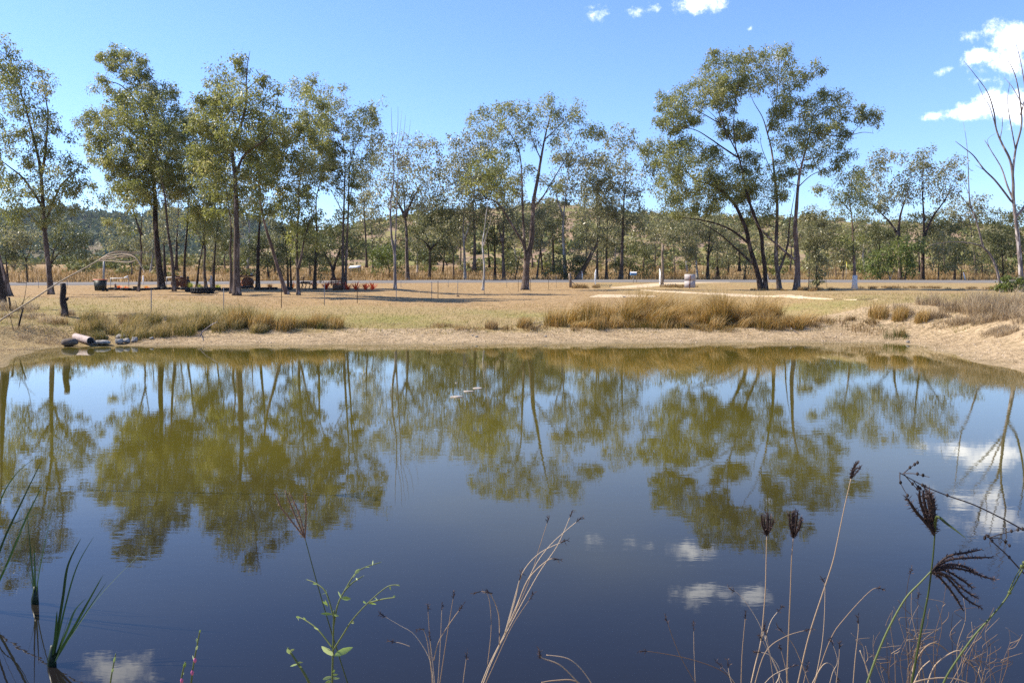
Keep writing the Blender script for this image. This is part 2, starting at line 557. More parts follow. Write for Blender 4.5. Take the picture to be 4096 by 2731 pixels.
m, n, out = newmat('dry_paddock_ground')
geo = n.nodes.new('ShaderNodeNewGeometry')
P = geo.outputs['Position']
n1 = noise(n, .35, 5, .6, P); n2 = noise(n, 2.6, 6, .65, P); n3 = noise(n, 14, 5, .7, P, (1, .45, 1)); n4 = noise(n, .09, 3, .5, P)
earth = rampnode(n, n2, [(.3, (.19, .117, .054)), (.5, (.295, .195, .097)), (.7, (.385, .275, .148))])
straw = rampnode(n, n3, [(.3, (.15, .105, .046)), (.5, (.29, .21, .10)), (.7, (.42, .315, .165))])
green = rampnode(n, n3, [(.3, (.13, .125, .036)), (.55, (.22, .20, .06)), (.8, (.32, .26, .10))])
n5 = noise(n, 5.0, 5, .7, P, (.5, 1.4, 1))
sand = mixc(n, rampnode(n, n5, [(.35, (.0, .0, .0)), (.62, (1, 1, 1))]), rampnode(n, n3, [(.3, (.10, .070, .038)), (.55, (.26, .19, .105)), (.75, (.40, .305, .18))]), rampnode(n, n3, [(.25, (.21, .145, .08)), (.45, (.39, .285, .172)), (.75, (.54, .415, .275))]))
mud = rampnode(n, n2, [(.3, (.14, .105, .055)), (.7, (.24, .18, .10))])
aY, aB, aG, aM = attr(n, 'yard'), attr(n, 'bank'), attr(n, 'green'), attr(n, 'mud')
jit = math_(n, 'MULTIPLY_ADD', n1, .9, -.45)
fy = math_(n, 'ADD', aY, jit)
c = mixc(n, rampnode(n, fy, [(.35, (0, 0, 0)), (.65, (1, 1, 1))]), straw, earth)
fg = math_(n, 'ADD', aG, math_(n, 'MULTIPLY_ADD', n2, 1.0, -.5))
c = mixc(n, rampnode(n, fg, [(.4, (0, 0, 0)), (.8, (.85, .85, .85))]), c, green)
fb = math_(n, 'ADD', aB, math_(n, 'MULTIPLY_ADD', n2, .8, -.4))
c = mixc(n, rampnode(n, fb, [(.35, (0, 0, 0)), (.62, (1, 1, 1))]), c, sand)
c = mixc(n, aM, c, mud)
hgt = math_(n, 'ADD', n3, math_(n, 'MULTIPLY', n2, 2.0))
principled(n, out, c, .95, .1, bump(n, hgt, .05, .9))
ground = mb.build('ground', m, smooth=True)
tag(ground, 'dry grassy ground around the pond', None, None, 'structure')
yard = sst(38, 50, GY.ravel() + 2.5 * wob(GX.ravel(), GY.ravel(), .2) + 5 * sst(-6, 4, GX.ravel())) * (1 - .55 * sst(2, 12, GX.ravel()))
bank = (1 - sst(2.0, 3.4, GD + .5 * wob(GX.ravel(), GY.ravel(), .7))) * sst(-.5, .2, GD)
side_ = (np.abs(GX.ravel()) > 12) & (GY.ravel() < 40)
bank = bank * (1 - .75 * (1 - sst(-15, -11.5, GX.ravel())))
bank = np.maximum(bank, np.where(GX.ravel() > 11, (1 - sst(4.0, 8, GD + 1.0 * wob(GX.ravel(), GY.ravel(), .5))) * (GY.ravel() < 36), 0))
green_ = sst(2.4, 3.2, GD) * (1 - sst(7, 17, GD)) * (GY.ravel() > 25) * (.56 + .36 * wob(GX.ravel(), GY.ravel(), .4))
mud_ = np.maximum((1 - sst(-.1, .2, GD)) * .9, (1 - sst(.05, .75, GD + .35 * wob(GX.ravel(), GY.ravel(), 1.7))) * .62)
for nm, arr in (('yard', yard), ('bank', bank), ('green', green_), ('mud', mud_)):
    a = ground.data.attributes.new(nm, 'FLOAT', 'POINT'); a.data.foreach_set('value', arr.astype(np.float32))

# ------------------------------------------------------------------ water
m, n, out = newmat('murky_pond_water')
geo = n.nodes.new('ShaderNodeNewGeometry')
P = geo.outputs['Position']
sp = n.nodes.new('ShaderNodeSeparateXYZ'); n.links.new(P, sp.inputs[0])
yblend = n.nodes.new('ShaderNodeMapRange'); yblend.interpolation_type = 'SMOOTHSTEP'
wn_ = noise(n, .22, 3, .5, P)
yy = math_(n, 'ADD', sp.outputs['Y'], math_(n, 'MULTIPLY_ADD', wn_, 6.0, -3.0))
n.links.new(yy, yblend.inputs[0]); yblend.inputs[1].default_value = 4.6; yblend.inputs[2].default_value = 11.5
# base colour runs from near black at the near side to olive farther out
wc = mixc(n, yblend.outputs[0], (.009, .008, .008), (.070, .059, .009))
r1 = noise(n, 3.0, 3, .5, P, (1.0, 2.2, 1)); r2 = noise(n, 10.0, 2, .5, P, (.8, 2.0, 1)); r3 = noise(n, .35, 2, .5, P)
hh = math_(n, 'ADD', r1, math_(n, 'MULTIPLY', r2, .25))
hh = math_(n, 'MULTIPLY', hh, math_(n, 'MULTIPLY_ADD', r3, 1.6, -.3))
p = principled(n, out, wc, .012, .5, bump(n, hh, .0009, 1.0))
p.inputs['IOR'].default_value = 1.333
wx = np.linspace(-22, 22, 12); wy = np.linspace(-2.5, 36, 12)
WX, WY = np.meshgrid(wx, wy)
ii = (np.arange(11)[:, None] * 12 + np.arange(11)[None, :]).ravel()
pond = MB().add(np.stack([WX.ravel(), WY.ravel(), np.zeros(144)], -1), np.stack([ii, ii + 1, ii + 13, ii + 12], -1)).build('pond_water', m)
tag(pond, 'still olive pond mirroring trees and sky', None, None, 'structure')

# ------------------------------------------------------------------ road and tracks
rx_ = np.arange(-330, 331, 3.0)
mb = MB()
cross = np.array([-3.9, -3.7, 0, 3.7, 3.9]); lift = np.array([-.12, .05, .06, .05, -.12])
V = np.zeros((len(rx_), 5, 3))
for k in range(5):
    V[:, k, 0] = rx_; V[:, k, 1] = road_y(rx_) + cross[k]; V[:, k, 2] = road_z(rx_) + .045 * cross[k] + lift[k]
i = (np.arange(len(rx_) - 1)[:, None] * 5 + np.arange(4)[None, :]).ravel()
mb.add(V.reshape(-1, 3), np.stack([i, i + 5, i + 6, i + 1], -1))
m, n, out = newmat('sun_bleached_asphalt')
f = noise(n, 1.2, 6, .6, None, (.25, 1.6, 1))
principled(n, out, rampnode(n, f, [(.35, (.15, .138, .13)), (.65, (.20, .185, .175))]), .95, .05)
tag(mb.build('road', m), 'grey sealed road crossing behind the yard', None, None, 'structure')

m, n, out = newmat('pale_gravel')
f = noise(n, 3.0, 6, .7)
principled(n, out, rampnode(n, f, [(.3, (.34, .25, .15)), (.5, (.50, .39, .26)), (.75, (.60, .49, .35))]), .95, .1, bump(n, f, .04))
M['gravel'] = m


def patch(name, near, far, label, lift=.03):
    """gravel laid between two edges given as seen points on the land"""
    k = 40
    def edge(pts):
        W = np.array([gnd(*p)[:2] for p in pts]); W = catmull(W, 8, False)
        s = np.concatenate([[0], np.cumsum(np.hypot(*np.diff(W, axis=0).T))]); t = np.linspace(0, s[-1], k)
        return np.stack([np.interp(t, s, W[:, 0]), np.interp(t, s, W[:, 1])], -1)
    a, b = edge(near), edge(far)
    a = a + rng.normal(0, .05, a.shape); b = b + rng.normal(0, .05, b.shape)
    r = 9
    G = a[:, None, :] * (1 - np.linspace(0, 1, r))[None, :, None] + b[:, None, :] * np.linspace(0, 1, r)[None, :, None]
    z = terr(G[..., 0].ravel(), G[..., 1].ravel()).reshape(k, r)
    prof = np.full(r, lift); prof[[0, -1]] = -.03
    V = np.concatenate([G, (z + prof[None, :])[..., None]], -1)
    i = (np.arange(k - 1)[:, None] * r + np.arange(r - 1)[None, :]).ravel()
    o = MB().add(V.reshape(-1, 3), np.stack([i, i + r, i + r + 1, i + 1], -1)).build(name, M['gravel'], smooth=True)
    return tag(o, label, None, None, 'structure')


patch('driveway', [(2440, 1152), (2540, 1152), (2610, 1148), (2680, 1141), (2780, 1135), (2920, 1130)], [(2450, 1149), (2520, 1141), (2590, 1135), (2660, 1131), (2760, 1129), (2900, 1128)], 'pale gravel driveway mouth between the white gates')
patch('gravel_track', [(2560, 1162), (2800, 1175), (3050, 1187), (3250, 1196), (3420, 1200)], [(2560, 1160), (2700, 1165), (3000, 1178), (3250, 1190), (3520, 1199)], 'pale gravel track running past the big tree')
patch('gravel_patch', [(2355, 1189), (2480, 1190), (2620, 1189)], [(2370, 1183), (2440, 1176), (2630, 1183)], 'pale scuffed gravel patch left of the track', .035)

# ------------------------------------------------------------------ hills
def hillmesh(name, x0, x1, y0, y1, nx, ny, zf, mat, label):
    X, Y = np.meshgrid(np.linspace(x0, x1, nx), np.linspace(y0, y1, ny))
    Z = zf(X, Y)
    i = (np.arange(ny - 1)[:, None] * nx + np.arange(nx - 1)[None, :]).ravel()
    o = MB().add(np.stack([X.ravel(), Y.ravel(), Z.ravel()], -1), np.stack([i, i + 1, i + nx + 1, i + nx], -1)).build(name, mat, smooth=True)
    return tag(o, label, None, None, 'structure')


HRX = np.array([-330, -190, -100, -75, -57, -30, -5, 19, 58, 115, 197, 330.])
HRZ = np.array([6, 8, 11, 20, 26, 29, 31.5, 32.5, 28.5, 26, 24, 18.])


def hill_z(X, Y):
    rz_ = np.interp(X, HRX, HRZ)
    t = np.clip((Y - 185) / 140, 0, 1)
    up = 5.6 + (rz_ - 5.6) * (t ** 1.15)
    dn = 1 - .6 * sst(325, 480, Y)
    return up * dn + (1.1 * wob(X, Y, .055) + .5 * wob(X, Y, .17)) * np.clip(t * 3, 0, 1) - 1.2 * (t <= 0)


m, n, out = newmat('dry_hillside')
f = noise(n, .09, 6, .65); f2 = noise(n, .5, 5, .7)
a_ = rampnode(n, f2, [(.3, (.155, .105, .07)), (.5, (.25, .17, .115)), (.72, (.36, .26, .17))])
b_ = rampnode(n, f2, [(.3, (.14, .135, .045)), (.7, (.26, .235, .085))])
principled(n, out, mixc(n, rampnode(n, f, [(.45, (0, 0, 0)), (.6, (1, 1, 1))]), a_, b_), .95, .05)
M['hill'] = m
hillmesh('hill', -330, 330, 184, 480, 150, 70, hill_z, M['hill'], 'dry scrubby hill rising behind the road')

FRX = np.array([-1500, -900, -560, -480, -430, -330, -300, -256, -200, -120, 0])
FRZ = np.array([60, 78, 79, 80, 73, 76, 72, 64, 50, 30, 12.])


def far_z(X, Y):
    rz_ = np.interp(X * 900 / 900, FRX, FRZ)
    t = np.clip((Y - 420) / 480, 0, 1)
    up = 5 + (rz_ - 5) * t ** 1.3
    return up * (1 - .7 * sst(900, 1400, Y)) + (5 * wob(X, Y, .018) + 2 * wob(X, Y, .05)) * np.clip(t * 2.5, 0, 1) - 2 * (t <= 0)


m, n, out = newmat('far_hillside')
f = noise(n, .025, 6, .65)
principled(n, out, rampnode(n, f, [(.4, (.075, .075, .045)), (.55, (.15, .125, .08)), (.7, (.21, .15, .11))]), .95, .05)
hillmesh('far_hill', -1500, 60, 415, 1400, 110, 60, far_z, m, 'wooded blue green ridge far off on the left')


def rand_unit(k):
    v = rng.normal(size=(k, 3)); return v / np.linalg.norm(v, axis=1, keepdims=True)


def blobs(C, rad, per, L, W, squash=.75, tint0=None):
    """shrubs or far crowns as leafy shells: centres C (n,3), radii"""
    nC = len(C)
    d = rand_unit(nC * per)
    d[:, 2] = np.abs(d[:, 2]) * .9 + d[:, 2] * .1
    rr = rng.uniform(.55, 1.0, nC * per)[:, None] * np.repeat(rad, per)[:, None] * (1 + .25 * rng.normal(size=(nC * per, 1)))
    p_ = np.repeat(C, per, 0) + d * rr * np.array([1, 1, squash])
    dirs = rand_unit(nC * per) + np.array([0, 0, -.2])
    nn = d * .8 + rand_unit(nC * per) * .7
    t_ = np.repeat(rng.uniform(0, 1, nC) if tint0 is None else tint0, per) * .65 + rng.uniform(0, .35, nC * per)
    s_ = np.repeat(np.clip(rad / rad.mean(), .6, 1.6), per)
    return p_, dirs, nn, L * s_ * rng.uniform(.7, 1.3, nC * per), W * s_ * rng.uniform(.7, 1.3, nC * per), np.clip(t_, 0, 1)


k = 6200
X = rng.uniform(-240, 290, k); Y = rng.uniform(186, 345, k)
keep = (wob(X, Y, .045) + rng.normal(0, .6, k)) > -.12
X, Y = X[keep], Y[keep]
C = np.stack([X, Y, hill_z(X, Y) + .5], -1); rad = rng.uniform(.7, 2.2, len(X)) * (1 + .5 * (rng.random(len(X)) > .9))
tag(MB().leaves(*blobs(C, rad, 40, .95, .55)).build('hillside_scrub', M['scrub']), 'low olive and russet scrub covering the hill', 'scrub', None, 'stuff')

k = 5200
X = rng.uniform(-900, -20, k); Y = rng.uniform(440, 930, k)
keep = (wob(X, Y, .02) + rng.normal(0, .7, k) + (Y - 600) / 220) > -.3
X, Y = X[keep], Y[keep]
C = np.stack([X, Y, far_z(X, Y) + 2.5], -1); rad = rng.uniform(2.2, 5.5, len(X))
tag(MB().leaves(*blobs(C, rad, 22, 3.8, 2.4)).build('ridge_forest', M['forest']), 'dark forest blanketing the far left ridge', 'forest', None, 'stuff')

k = 800
X = rng.uniform(-150, 150, k); Y = road_y(X) + 22 + 75 * rng.random(k)
keep = (wob(X, Y, .07) + rng.normal(0, .7, k)) > .15
X, Y = X[keep], Y[keep]
rad = rng.uniform(.5, 1.5, len(X)) * (1 + .8 * (rng.random(len(X)) > .8))
C = np.stack([X, Y, terr(X, Y) + rad * .35], -1)
tag(MB().leaves(*blobs(C, rad, 90, .5, .26, .8)).build('understory_scrub', M['scrub']), 'low bushes scattered through the paddock beyond the road', 'scrub', None, 'stuff')

# ------------------------------------------------------------------ trees
def in_poly(P, x, y):
    ins = np.zeros(np.shape(x), bool); n_ = len(P)
    for i in range(n_):
        ax, ay = P[i]; bx, by = P[(i + 1) % n_]
        c = ((ay > y) != (by > y))
        xi = (bx - ax) * (y - ay) / ((by - ay) or 1e-9) + ax
        ins ^= c & (x < xi)
    return ins


def edge_d(P, x, y):
    d = np.full(np.shape(x), 1e9)
    for i in range(len(P)):
        ax, ay = P[i]; bx, by = P[(i + 1) % len(P)]
        ex, ey = bx - ax, by - ay
        t = np.clip(((x - ax) * ex + (y - ay) * ey) / (ex * ex + ey * ey + 1e-9), 0, 1)
        d = np.minimum(d, np.hypot(x - ax - t * ex, y - ay - t * ey))
    return d


def ell(cx, cy, rx, ry, k=12):
    a = np.arange(k) * 2 * math.pi / k
    w = 1 + rng.uniform(-.16, .16, k)
    return [(cx + rx * math.cos(t) * s_, cy + ry * math.sin(t) * s_) for t, s_ in zip(a, w)]


def sample_crown(P, spacing, tries=26):
    P = np.asarray(P, float)
    x0, y0 = P.min(0); x1, y1 = P.max(0)
    area = abs(np.sum(P[:, 0] * np.roll(P[:, 1], -1) - P[:, 1] * np.roll(P[:, 0], -1))) / 2
    want = int(area / spacing ** 2 * 1.1) + 1
    cand = np.stack([rng.uniform(x0, x1, want * tries), rng.uniform(y0, y1, want * tries)], -1)
    cand = cand[in_poly(P, cand[:, 0], cand[:, 1])]
    keep = []
    for c_ in cand:
        if len(keep) and np.min(np.sum((np.array(keep) - c_) ** 2, 1)) < (spacing * .82) ** 2: continue
        keep.append(c_)
        if len(keep) >= want: break
    return np.array(keep) if keep else np.zeros((0, 2))


NTREE = [0]


def tree(name, D, stems, crowns, label, cat='tree', group=None, bark='bark', leaf='leaf', spacing=.95, per=125, L=.185, W=.066,
         r0=.2, layers=2, thick=.32, limbs=(), drop=.14, twigr=.022, sides=8, wig=.10, blob=.8, tintb=0.0, extra=None, droop=.75):
    """stems: polylines as seen (base first) with a base radius; limbs branch off; crowns: outlines of the foliage.
    Everything is placed at its own depth: stems bow and limbs, twigs and leaf clumps spread towards and away from the viewer."""
    s = mpx(D)
    nodes, nrad = [], []
    mbt = MB(); limb_mb = []
    base = None

    def poly3(pts, dep0, dep1, ground_=False):
        P = catmull(np.array(pts, float), 5, False)
        t = np.linspace(0, 1, len(P))
        dep = dep0 + (dep1 - dep0) * t ** 1.2 + np.sin(t * 7 + rng.uniform(0, 6)) * wig * t
        W3 = np.array([at(p_[0], p_[1], D + d_) for p_, d_ in zip(P, dep)])
        return W3

    for k_, st in enumerate(stems):
        pts, rb = (st if isinstance(st, tuple) else (st, r0))
        W3 = poly3(pts, rng.uniform(-.15, .15) if k_ else 0, rng.uniform(-1.2, 1.2))
        if base is None:
            gz = tz(W3[0][0], W3[0][1]); base = np.array([W3[0][0], W3[0][1], gz - .02])
        g0 = tz(W3[0][0], W3[0][1])
        if abs(W3[0][2] - g0) < 1.2 and W3[0][2] - g0 > -1.2:
            # root it: blend the lowest part onto the land
            dz = g0 - .08 - W3[0][2]
            hgt = np.maximum(W3[:, 2] - W3[0][2], 0)
            W3[:, 2] += dz * np.exp(-hgt / 1.5)
        ln = np.concatenate([[0], np.cumsum(np.linalg.norm(np.diff(W3, axis=0), axis=1))])
        t = ln / ln[-1]
        rad = rb * (1 - .95 * t ** .9) + rb * .42 * np.exp(-ln / .35) * (ln[-1] > 3)
        rad *= 1 + .05 * np.sin(ln * 2.3 + k_)
        mbt.tube(W3, rad, sides)
        nodes += list(W3); nrad += list(rad)
    for lb in limbs:
        pts, rb = lb[0], lb[1]
        p0 = np.array(nodes); q = at(pts[0][0], pts[0][1], D)
        i0 = int(np.argmin((p0[:, 0] - q[0]) ** 2 + (p0[:, 2] - q[2]) ** 2))
        d0 = p0[i0][1] - D
        W3 = poly3(pts, d0, d0 + rng.uniform(-1, 1) * (lb[2] if len(lb) > 2 else 2.0)); W3[0] = p0[i0]
        t = np.linspace(0, 1, len(W3))
        limb_mb.append(MB().tube(W3, rb * (1 - .75 * t), 7))
        nodes += list(W3[1:]); nrad += list((rb * (1 - .75 * t))[1:])
    root = empty(name, base, label, cat, group)
    C3, CR = [], []
    for cr in crowns:
        P = np.asarray(cr, float)
        wpx = np.ptp(P[:, 0]); hpx = np.ptp(P[:, 1])
        th = min(wpx, hpx * 1.3) * s * thick
        for ly in range(layers):
            pts = sample_crown(P, spacing / s)
            if not len(pts): continue
            ed = edge_d(P, pts[:, 0], pts[:, 1]) * s
            f_ = np.clip(ed / (th + 1e-6), .06, 1) ** .5
            dep = rng.uniform(-1, 1, len(pts)) * th * f_ * 1.25
            for p_, d_, e_ in zip(pts, dep, ed):
                if rng.random() < drop: continue
                C3.append(at(p_[0], p_[1], D + d_)); CR.append(min(1.0, .62 + e_ * .45))
    if C3:
        C3 = np.array(C3); CR = np.array(CR)
        NA = np.array(nodes); NR = np.array(nrad)
        best_ = np.full(len(C3), 1e9)
        dist = np.sqrt(((C3[:, None, :] - NA[None, :, :]) ** 2).sum(-1)).min(1)
        order = np.argsort(dist)
        NAl = [NA]; NRl = [NR]
        NAc, NRc = NA, NR
        for q_, idx in enumerate(order):
            c_ = C3[idx]
            dd = np.sqrt(((NAc - c_) ** 2).sum(1))
            cost = dd * (1 + .8 * np.clip((NAc[:, 2] - c_[2]) / (dd + .1) + .25, 0, 1)) + .25 * (NRc < .012)
            j = int(np.argmin(cost)); a_ = NAc[j]
            ln_ = dd[j]
            if ln_ < .08: continue
            nseg = 3 + int(ln_ > 1.5)
            t = np.linspace(0, 1, nseg + 1)[:, None]
            bow = np.array([0, 0, 1.0]) * ln_ * rng.uniform(-.02, .16) + rng.normal(0, .06, 3) * ln_
            seg = a_ + (c_ - a_) * t + bow * (np.sin(t * math.pi))
            ra = min(NRc[j] * .72, twigr * (1 + .55 * ln_)); ra = max(ra, .008)
            rr = np.linspace(ra, max(ra * .4, .006), nseg + 1)
            mbt.tube(seg, rr, 4 if ra < .05 else 6, cap=False)
            NAc = np.vstack([NAc, seg[1:]]); NRc = np.concatenate([NRc, rr[1:]])
    tr_ = mbt.build('trunk', M[bark], root, smooth=True)
    for lm in limb_mb:
        lm.build('limb', M[bark], tr_, smooth=True)
    if len(C3):
        k_ = (2.0 * per * CR * np.clip(rng.lognormal(-.1, .5, len(C3)), .25, 2.4)).astype(int) + 3
        rep = np.repeat(np.arange(len(C3)), k_); m_ = len(rep)
        nsp = 7
        sub = rand_unit(len(C3) * nsp).reshape(len(C3), nsp, 3) * (rng.random((len(C3), nsp, 1)) ** .5) * 1.0
        pick = rng.integers(0, nsp, m_)
        u = sub[rep, pick] + rng.normal(0, .27, (m_, 3)) * np.array([1, 1, 1.15]) + np.array([0, 0, -.12])
        R_ = blob * spacing * CR[rep][:, None] * np.array([1.05, 1.05, .85])
        p_ = C3[rep] + u * R_
        d_ = rand_unit(m_) * .8 + u * .35 + np.array([0, 0, -droop])
        nn = rand_unit(m_) + np.array([0, 0, .35])
        tb = np.clip(rng.normal(.58 + tintb, .2, len(C3)), 0, 1)
        ti = np.clip(tb[rep] * .6 + rng.uniform(0, .45, m_), 0, 1)
        sz = rng.uniform(.55, 1.4, m_)
        MB().leaves(p_, d_, nn, L * sz, W * sz * rng.uniform(.8, 1.2, m_), ti).build('crown', M[leaf], root)
    NTREE[0] += 1
    return root


G1 = 'eucalypts standing on the near side of the road'
# far left, tall single tree
tree('eucalyptus_tree', 58, [([(205, 1187), (192, 1050), (179, 920), (171, 800), (164, 700), (151, 620), (131, 540), (102, 430), (70, 330), (40, 230), (15, 165)], .2)],
     [[(-60, 110), (25, 145), (60, 200), (95, 258), (122, 258), (160, 265), (185, 300), (218, 325), (225, 352), (205, 400), (212, 480), (205, 560), (170, 600), (120, 560), (60, 520), (60, 470), (20, 420), (-60, 400)],
      [(-60, 480), (0, 490), (40, 510), (75, 560), (60, 600), (40, 640), (0, 650), (-60, 640)],
      [(110, 590), (200, 610), (215, 615), (275, 605), (290, 660), (340, 640), (335, 680), (300, 700), (325, 720), (315, 760), (345, 770), (330, 790), (280, 770), (220, 800), (150, 790), (60, 810), (-40, 830), (-50, 680), (40, 680), (60, 700), (130, 690), (100, 640)],
      [(250, 845), (280, 810), (345, 805), (335, 832), (300, 848), (270, 862)], [(-30, 840), (120, 812), (220, 822), (270, 860), (200, 900), (90, 885), (0, 880)],
      [(240, 545), (260, 530), (297, 550), (280, 582), (260, 575)]],
     'tall eucalyptus with an open crown, leftmost whole tree beside the road', group=G1, drop=.14, per=115,
     limbs=[([(174, 835), (140, 780), (90, 710), (40, 670), (0, 640)], .10), ([(178, 905), (205, 830), (245, 740), (300, 690), (330, 640)], .09), ([(165, 700), (180, 620), (186, 540), (191, 450), (170, 330)], .11), ([(178, 930), (130, 870), (60, 800)], .06)])
# at the left edge
tree('eucalyptus_tree', 50, [([(25, 1190), (12, 1120), (-5, 1050), (-40, 900), (-80, 740)], .32)], [ell(-110, 700, 100, 90), ell(-60, 620, 55, 60)], 'grey trunk leaning out of the left edge of the picture', group=G1, per=70)
tree('eucalyptus_tree', 36, [([(10, 1240), (4, 1150), (-8, 1080), (-30, 900), (-60, 600)], .17)], [ell(-110, 480, 75, 120)], 'dark slender trunk nearest the left edge, close to the pond', group=G1, bark='bark_dark', per=60)
# left grove
tree('eucalyptus_tree', 66, [([(553, 1165), (563, 1060), (566, 1000), (562, 950), (568, 880), (575, 820), (588, 760)], .12), ([(566, 940), (548, 890), (530, 830), (508, 760), (480, 710)], .09)],
     [[(360, 740), (375, 725), (400, 770), (450, 740), (500, 720), (560, 730), (600, 740), (610, 800), (580, 840), (520, 850), (480, 830), (440, 830), (400, 800), (365, 780)], [(430, 880), (520, 860), (560, 890), (540, 940), (470, 920)]],
     'slender eucalyptus rising just right of the wheelie bin', group=G1, per=105)
tree('eucalyptus_tree', 69, [([(648, 1152), (636, 1060), (630, 1000), (622, 900), (620, 800), (612, 700), (605, 600), (590, 500), (572, 400), (555, 300)], .31)],
     [[(385, 220), (405, 205), (440, 240), (450, 190), (480, 185), (500, 215), (535, 210), (570, 235), (595, 270), (590, 300), (620, 330), (660, 330), (700, 350), (720, 370), (700, 420), (735, 450), (755, 480), (750, 560), (700, 620), (690, 700), (640, 740), (560, 720), (520, 700), (440, 670), (380, 660), (350, 620), (355, 560), (340, 530), (380, 490), (320, 500), (325, 470), (370, 440), (430, 430), (450, 400), (420, 380), (360, 350), (390, 320), (420, 310), (455, 350), (510, 370), (520, 330), (490, 290), (450, 270), (400, 245)], [(430, 640), (560, 660), (700, 640), (745, 760), (640, 820), (520, 800), (450, 740)]],
     'thick dark trunked eucalyptus, tallest of the grove behind the tyre border', group=G1, bark='bark_dark', drop=.05, per=150, layers=3, limbs=[([(606, 610), (560, 560), (500, 500), (440, 450), (350, 470)], .09, 2.5), ([(585, 460), (540, 400), (480, 340), (400, 320)], .08), ([(560, 330), (520, 280), (480, 230)], .06)])
tree('eucalyptus_tree', 66, [([(697, 1163), (688, 1030), (674, 940), (665, 850), (660, 790), (647, 718), (634, 640), (612, 560), (592, 480)], .16)],
     [[(560, 500), (640, 470), (700, 520), (720, 600), (690, 680), (640, 700), (580, 660), (550, 580)], [(640, 700), (700, 690), (730, 740), (690, 780), (640, 760)]],
     'slanting grey eucalyptus in front of the tyre border beside the rusty cart', group=G1, per=90)
tree('eucalyptus_tree', 72, [([(737, 1143), (739, 1030), (748, 920), (753, 830), (762, 740), (778, 660)], .15)],
     [[(690, 480), (760, 470), (820, 540), (830, 650), (800, 720), (830, 770), (820, 880), (770, 920), (720, 860), (690, 680)]], 'slim straight eucalyptus just left of the dark garden statue', group=G1, bark='bark_dark', per=90)
tree('eucalyptus_tree', 73, [([(786, 1141), (797, 1050), (808, 1000), (816, 930), (832, 850)], .11)], [ell(835, 800, 45, 60), ell(800, 860, 35, 40)], 'thin sapling leaning right behind the two stacked tractor tyres', group=G1, bark='bark_dark', per=80)
tree('eucalyptus_tree', 72, [([(824, 1141), (817, 1070), (820, 1000), (815, 940), (826, 870), (845, 790), (858, 700), (862, 600)], .14)],
     [[(760, 440), (790, 420), (830, 380), (870, 430), (900, 520), (905, 620), (880, 700), (830, 720), (780, 690), (760, 600), (740, 520)], [(750, 880), (790, 840), (850, 850), (880, 900), (850, 960), (790, 960)], [(720, 560), (900, 560), (920, 800), (860, 880), (760, 860), (720, 700)]],
     'kinked eucalyptus growing behind the big tractor tyre', group=G1, per=120, limbs=[([(820, 990), (795, 940), (775, 900)], .05), ([(818, 940), (850, 910), (868, 890)], .05)])
tree('eucalyptus_tree', 66, [([(853, 1156), (857, 1060), (863, 970), (875, 890), (885, 800)], .12)], [ell(890, 760, 60, 70), ell(860, 900, 60, 50), ell(905, 960, 40, 40)], 'slim eucalyptus between the tractor tyres and the tallest bare trunk', group=G1, bark='bark_dark', per=100)
tree('eucalyptus_tree', 60, [([(926, 1174), (924, 1060), (921, 1000), (925, 920), (915, 830), (900, 740)], .14)], [ell(880, 720, 60, 60), ell(925, 830, 40, 50), ell(870, 820, 45, 45)], 'slim grey eucalyptus standing close left of the tallest straight trunk', group=G1, per=95)
tree('eucalyptus_tree', 53.5, [([(948, 1198), (946, 1050), (947, 950), (945, 850), (944, 760), (940, 700), (932, 640), (930, 590), (945, 540), (970, 480), (984, 400), (985, 330), (988, 270), (1000, 205)], .25)],
     [[(845, 255), (870, 240), (900, 245), (935, 215), (965, 220), (975, 270), (1005, 290), (1030, 265), (1060, 300), (1100, 310), (1112, 335), (1095, 390), (1130, 420), (1170, 440), (1165, 500), (1140, 560), (1080, 600), (1010, 610), (960, 640), (900, 620), (840, 560), (800, 500), (770, 440), (800, 400), (840, 360), (830, 320)],
      [(830, 600), (900, 640), (920, 700), (880, 740), (820, 720), (800, 650)], [(960, 650), (1090, 620), (1085, 840), (1010, 870), (960, 760)], [(760, 420), (860, 380), (900, 640), (850, 780), (780, 740)]],
     'tall straight eucalyptus with reddish trunk, nearest the pond in the left grove', group=G1, per=135, layers=2, drop=.07,
     limbs=[([(944, 700), (966, 640), (1000, 600), (1060, 560), (1105, 505)], .10), ([(932, 640), (910, 590), (880, 540), (840, 500)], .06), ([(946, 540), (935, 470), (915, 380), (890, 290)], .05), ([(985, 360), (1020, 330), (1060, 310)], .04)], bark='bark')
tree('eucalyptus_tree', 71, [([(1031, 1147), (1032, 1050), (1035, 960), (1040, 860), (1040, 760), (1030, 660)], .19)], [ell(1040, 640, 80, 90), ell(1090, 560, 60, 60), ell(1000, 820, 60, 60)], 'dark straight eucalyptus just right of the rusty engine', group=G1, bark='bark_dark', per=110)
tree('eucalyptus_tree', 56, [([(1152, 1188), (1136, 1150), (1105, 1050), (1085, 980), (1060, 900), (1045, 830), (1035, 760), (1040, 690), (1052, 600), (1065, 520)], .15)],
     [[(1000, 560), (1060, 470), (1120, 450), (1150, 520), (1140, 620), (1110, 700), (1060, 740), (1000, 720), (970, 640)]], 'eucalyptus leaning steeply left, in front of the red flowers', group=G1, bark='bark_pink', per=95)
tree('eucalyptus_tree', 70, [([(1152, 1152), (1150, 1050), (1140, 960), (1128, 900)], .10), ([(1165, 1152), (1162, 1050), (1160, 950), (1165, 850)], .10)], [ell(1130, 860, 60, 60), ell(1180, 800, 60, 60), ell(1150, 1000, 45, 60)], 'pair of dark stems sprouting together behind the leaning eucalyptus', group=G1, bark='bark_dark', leaf='leaf_dark', per=95)
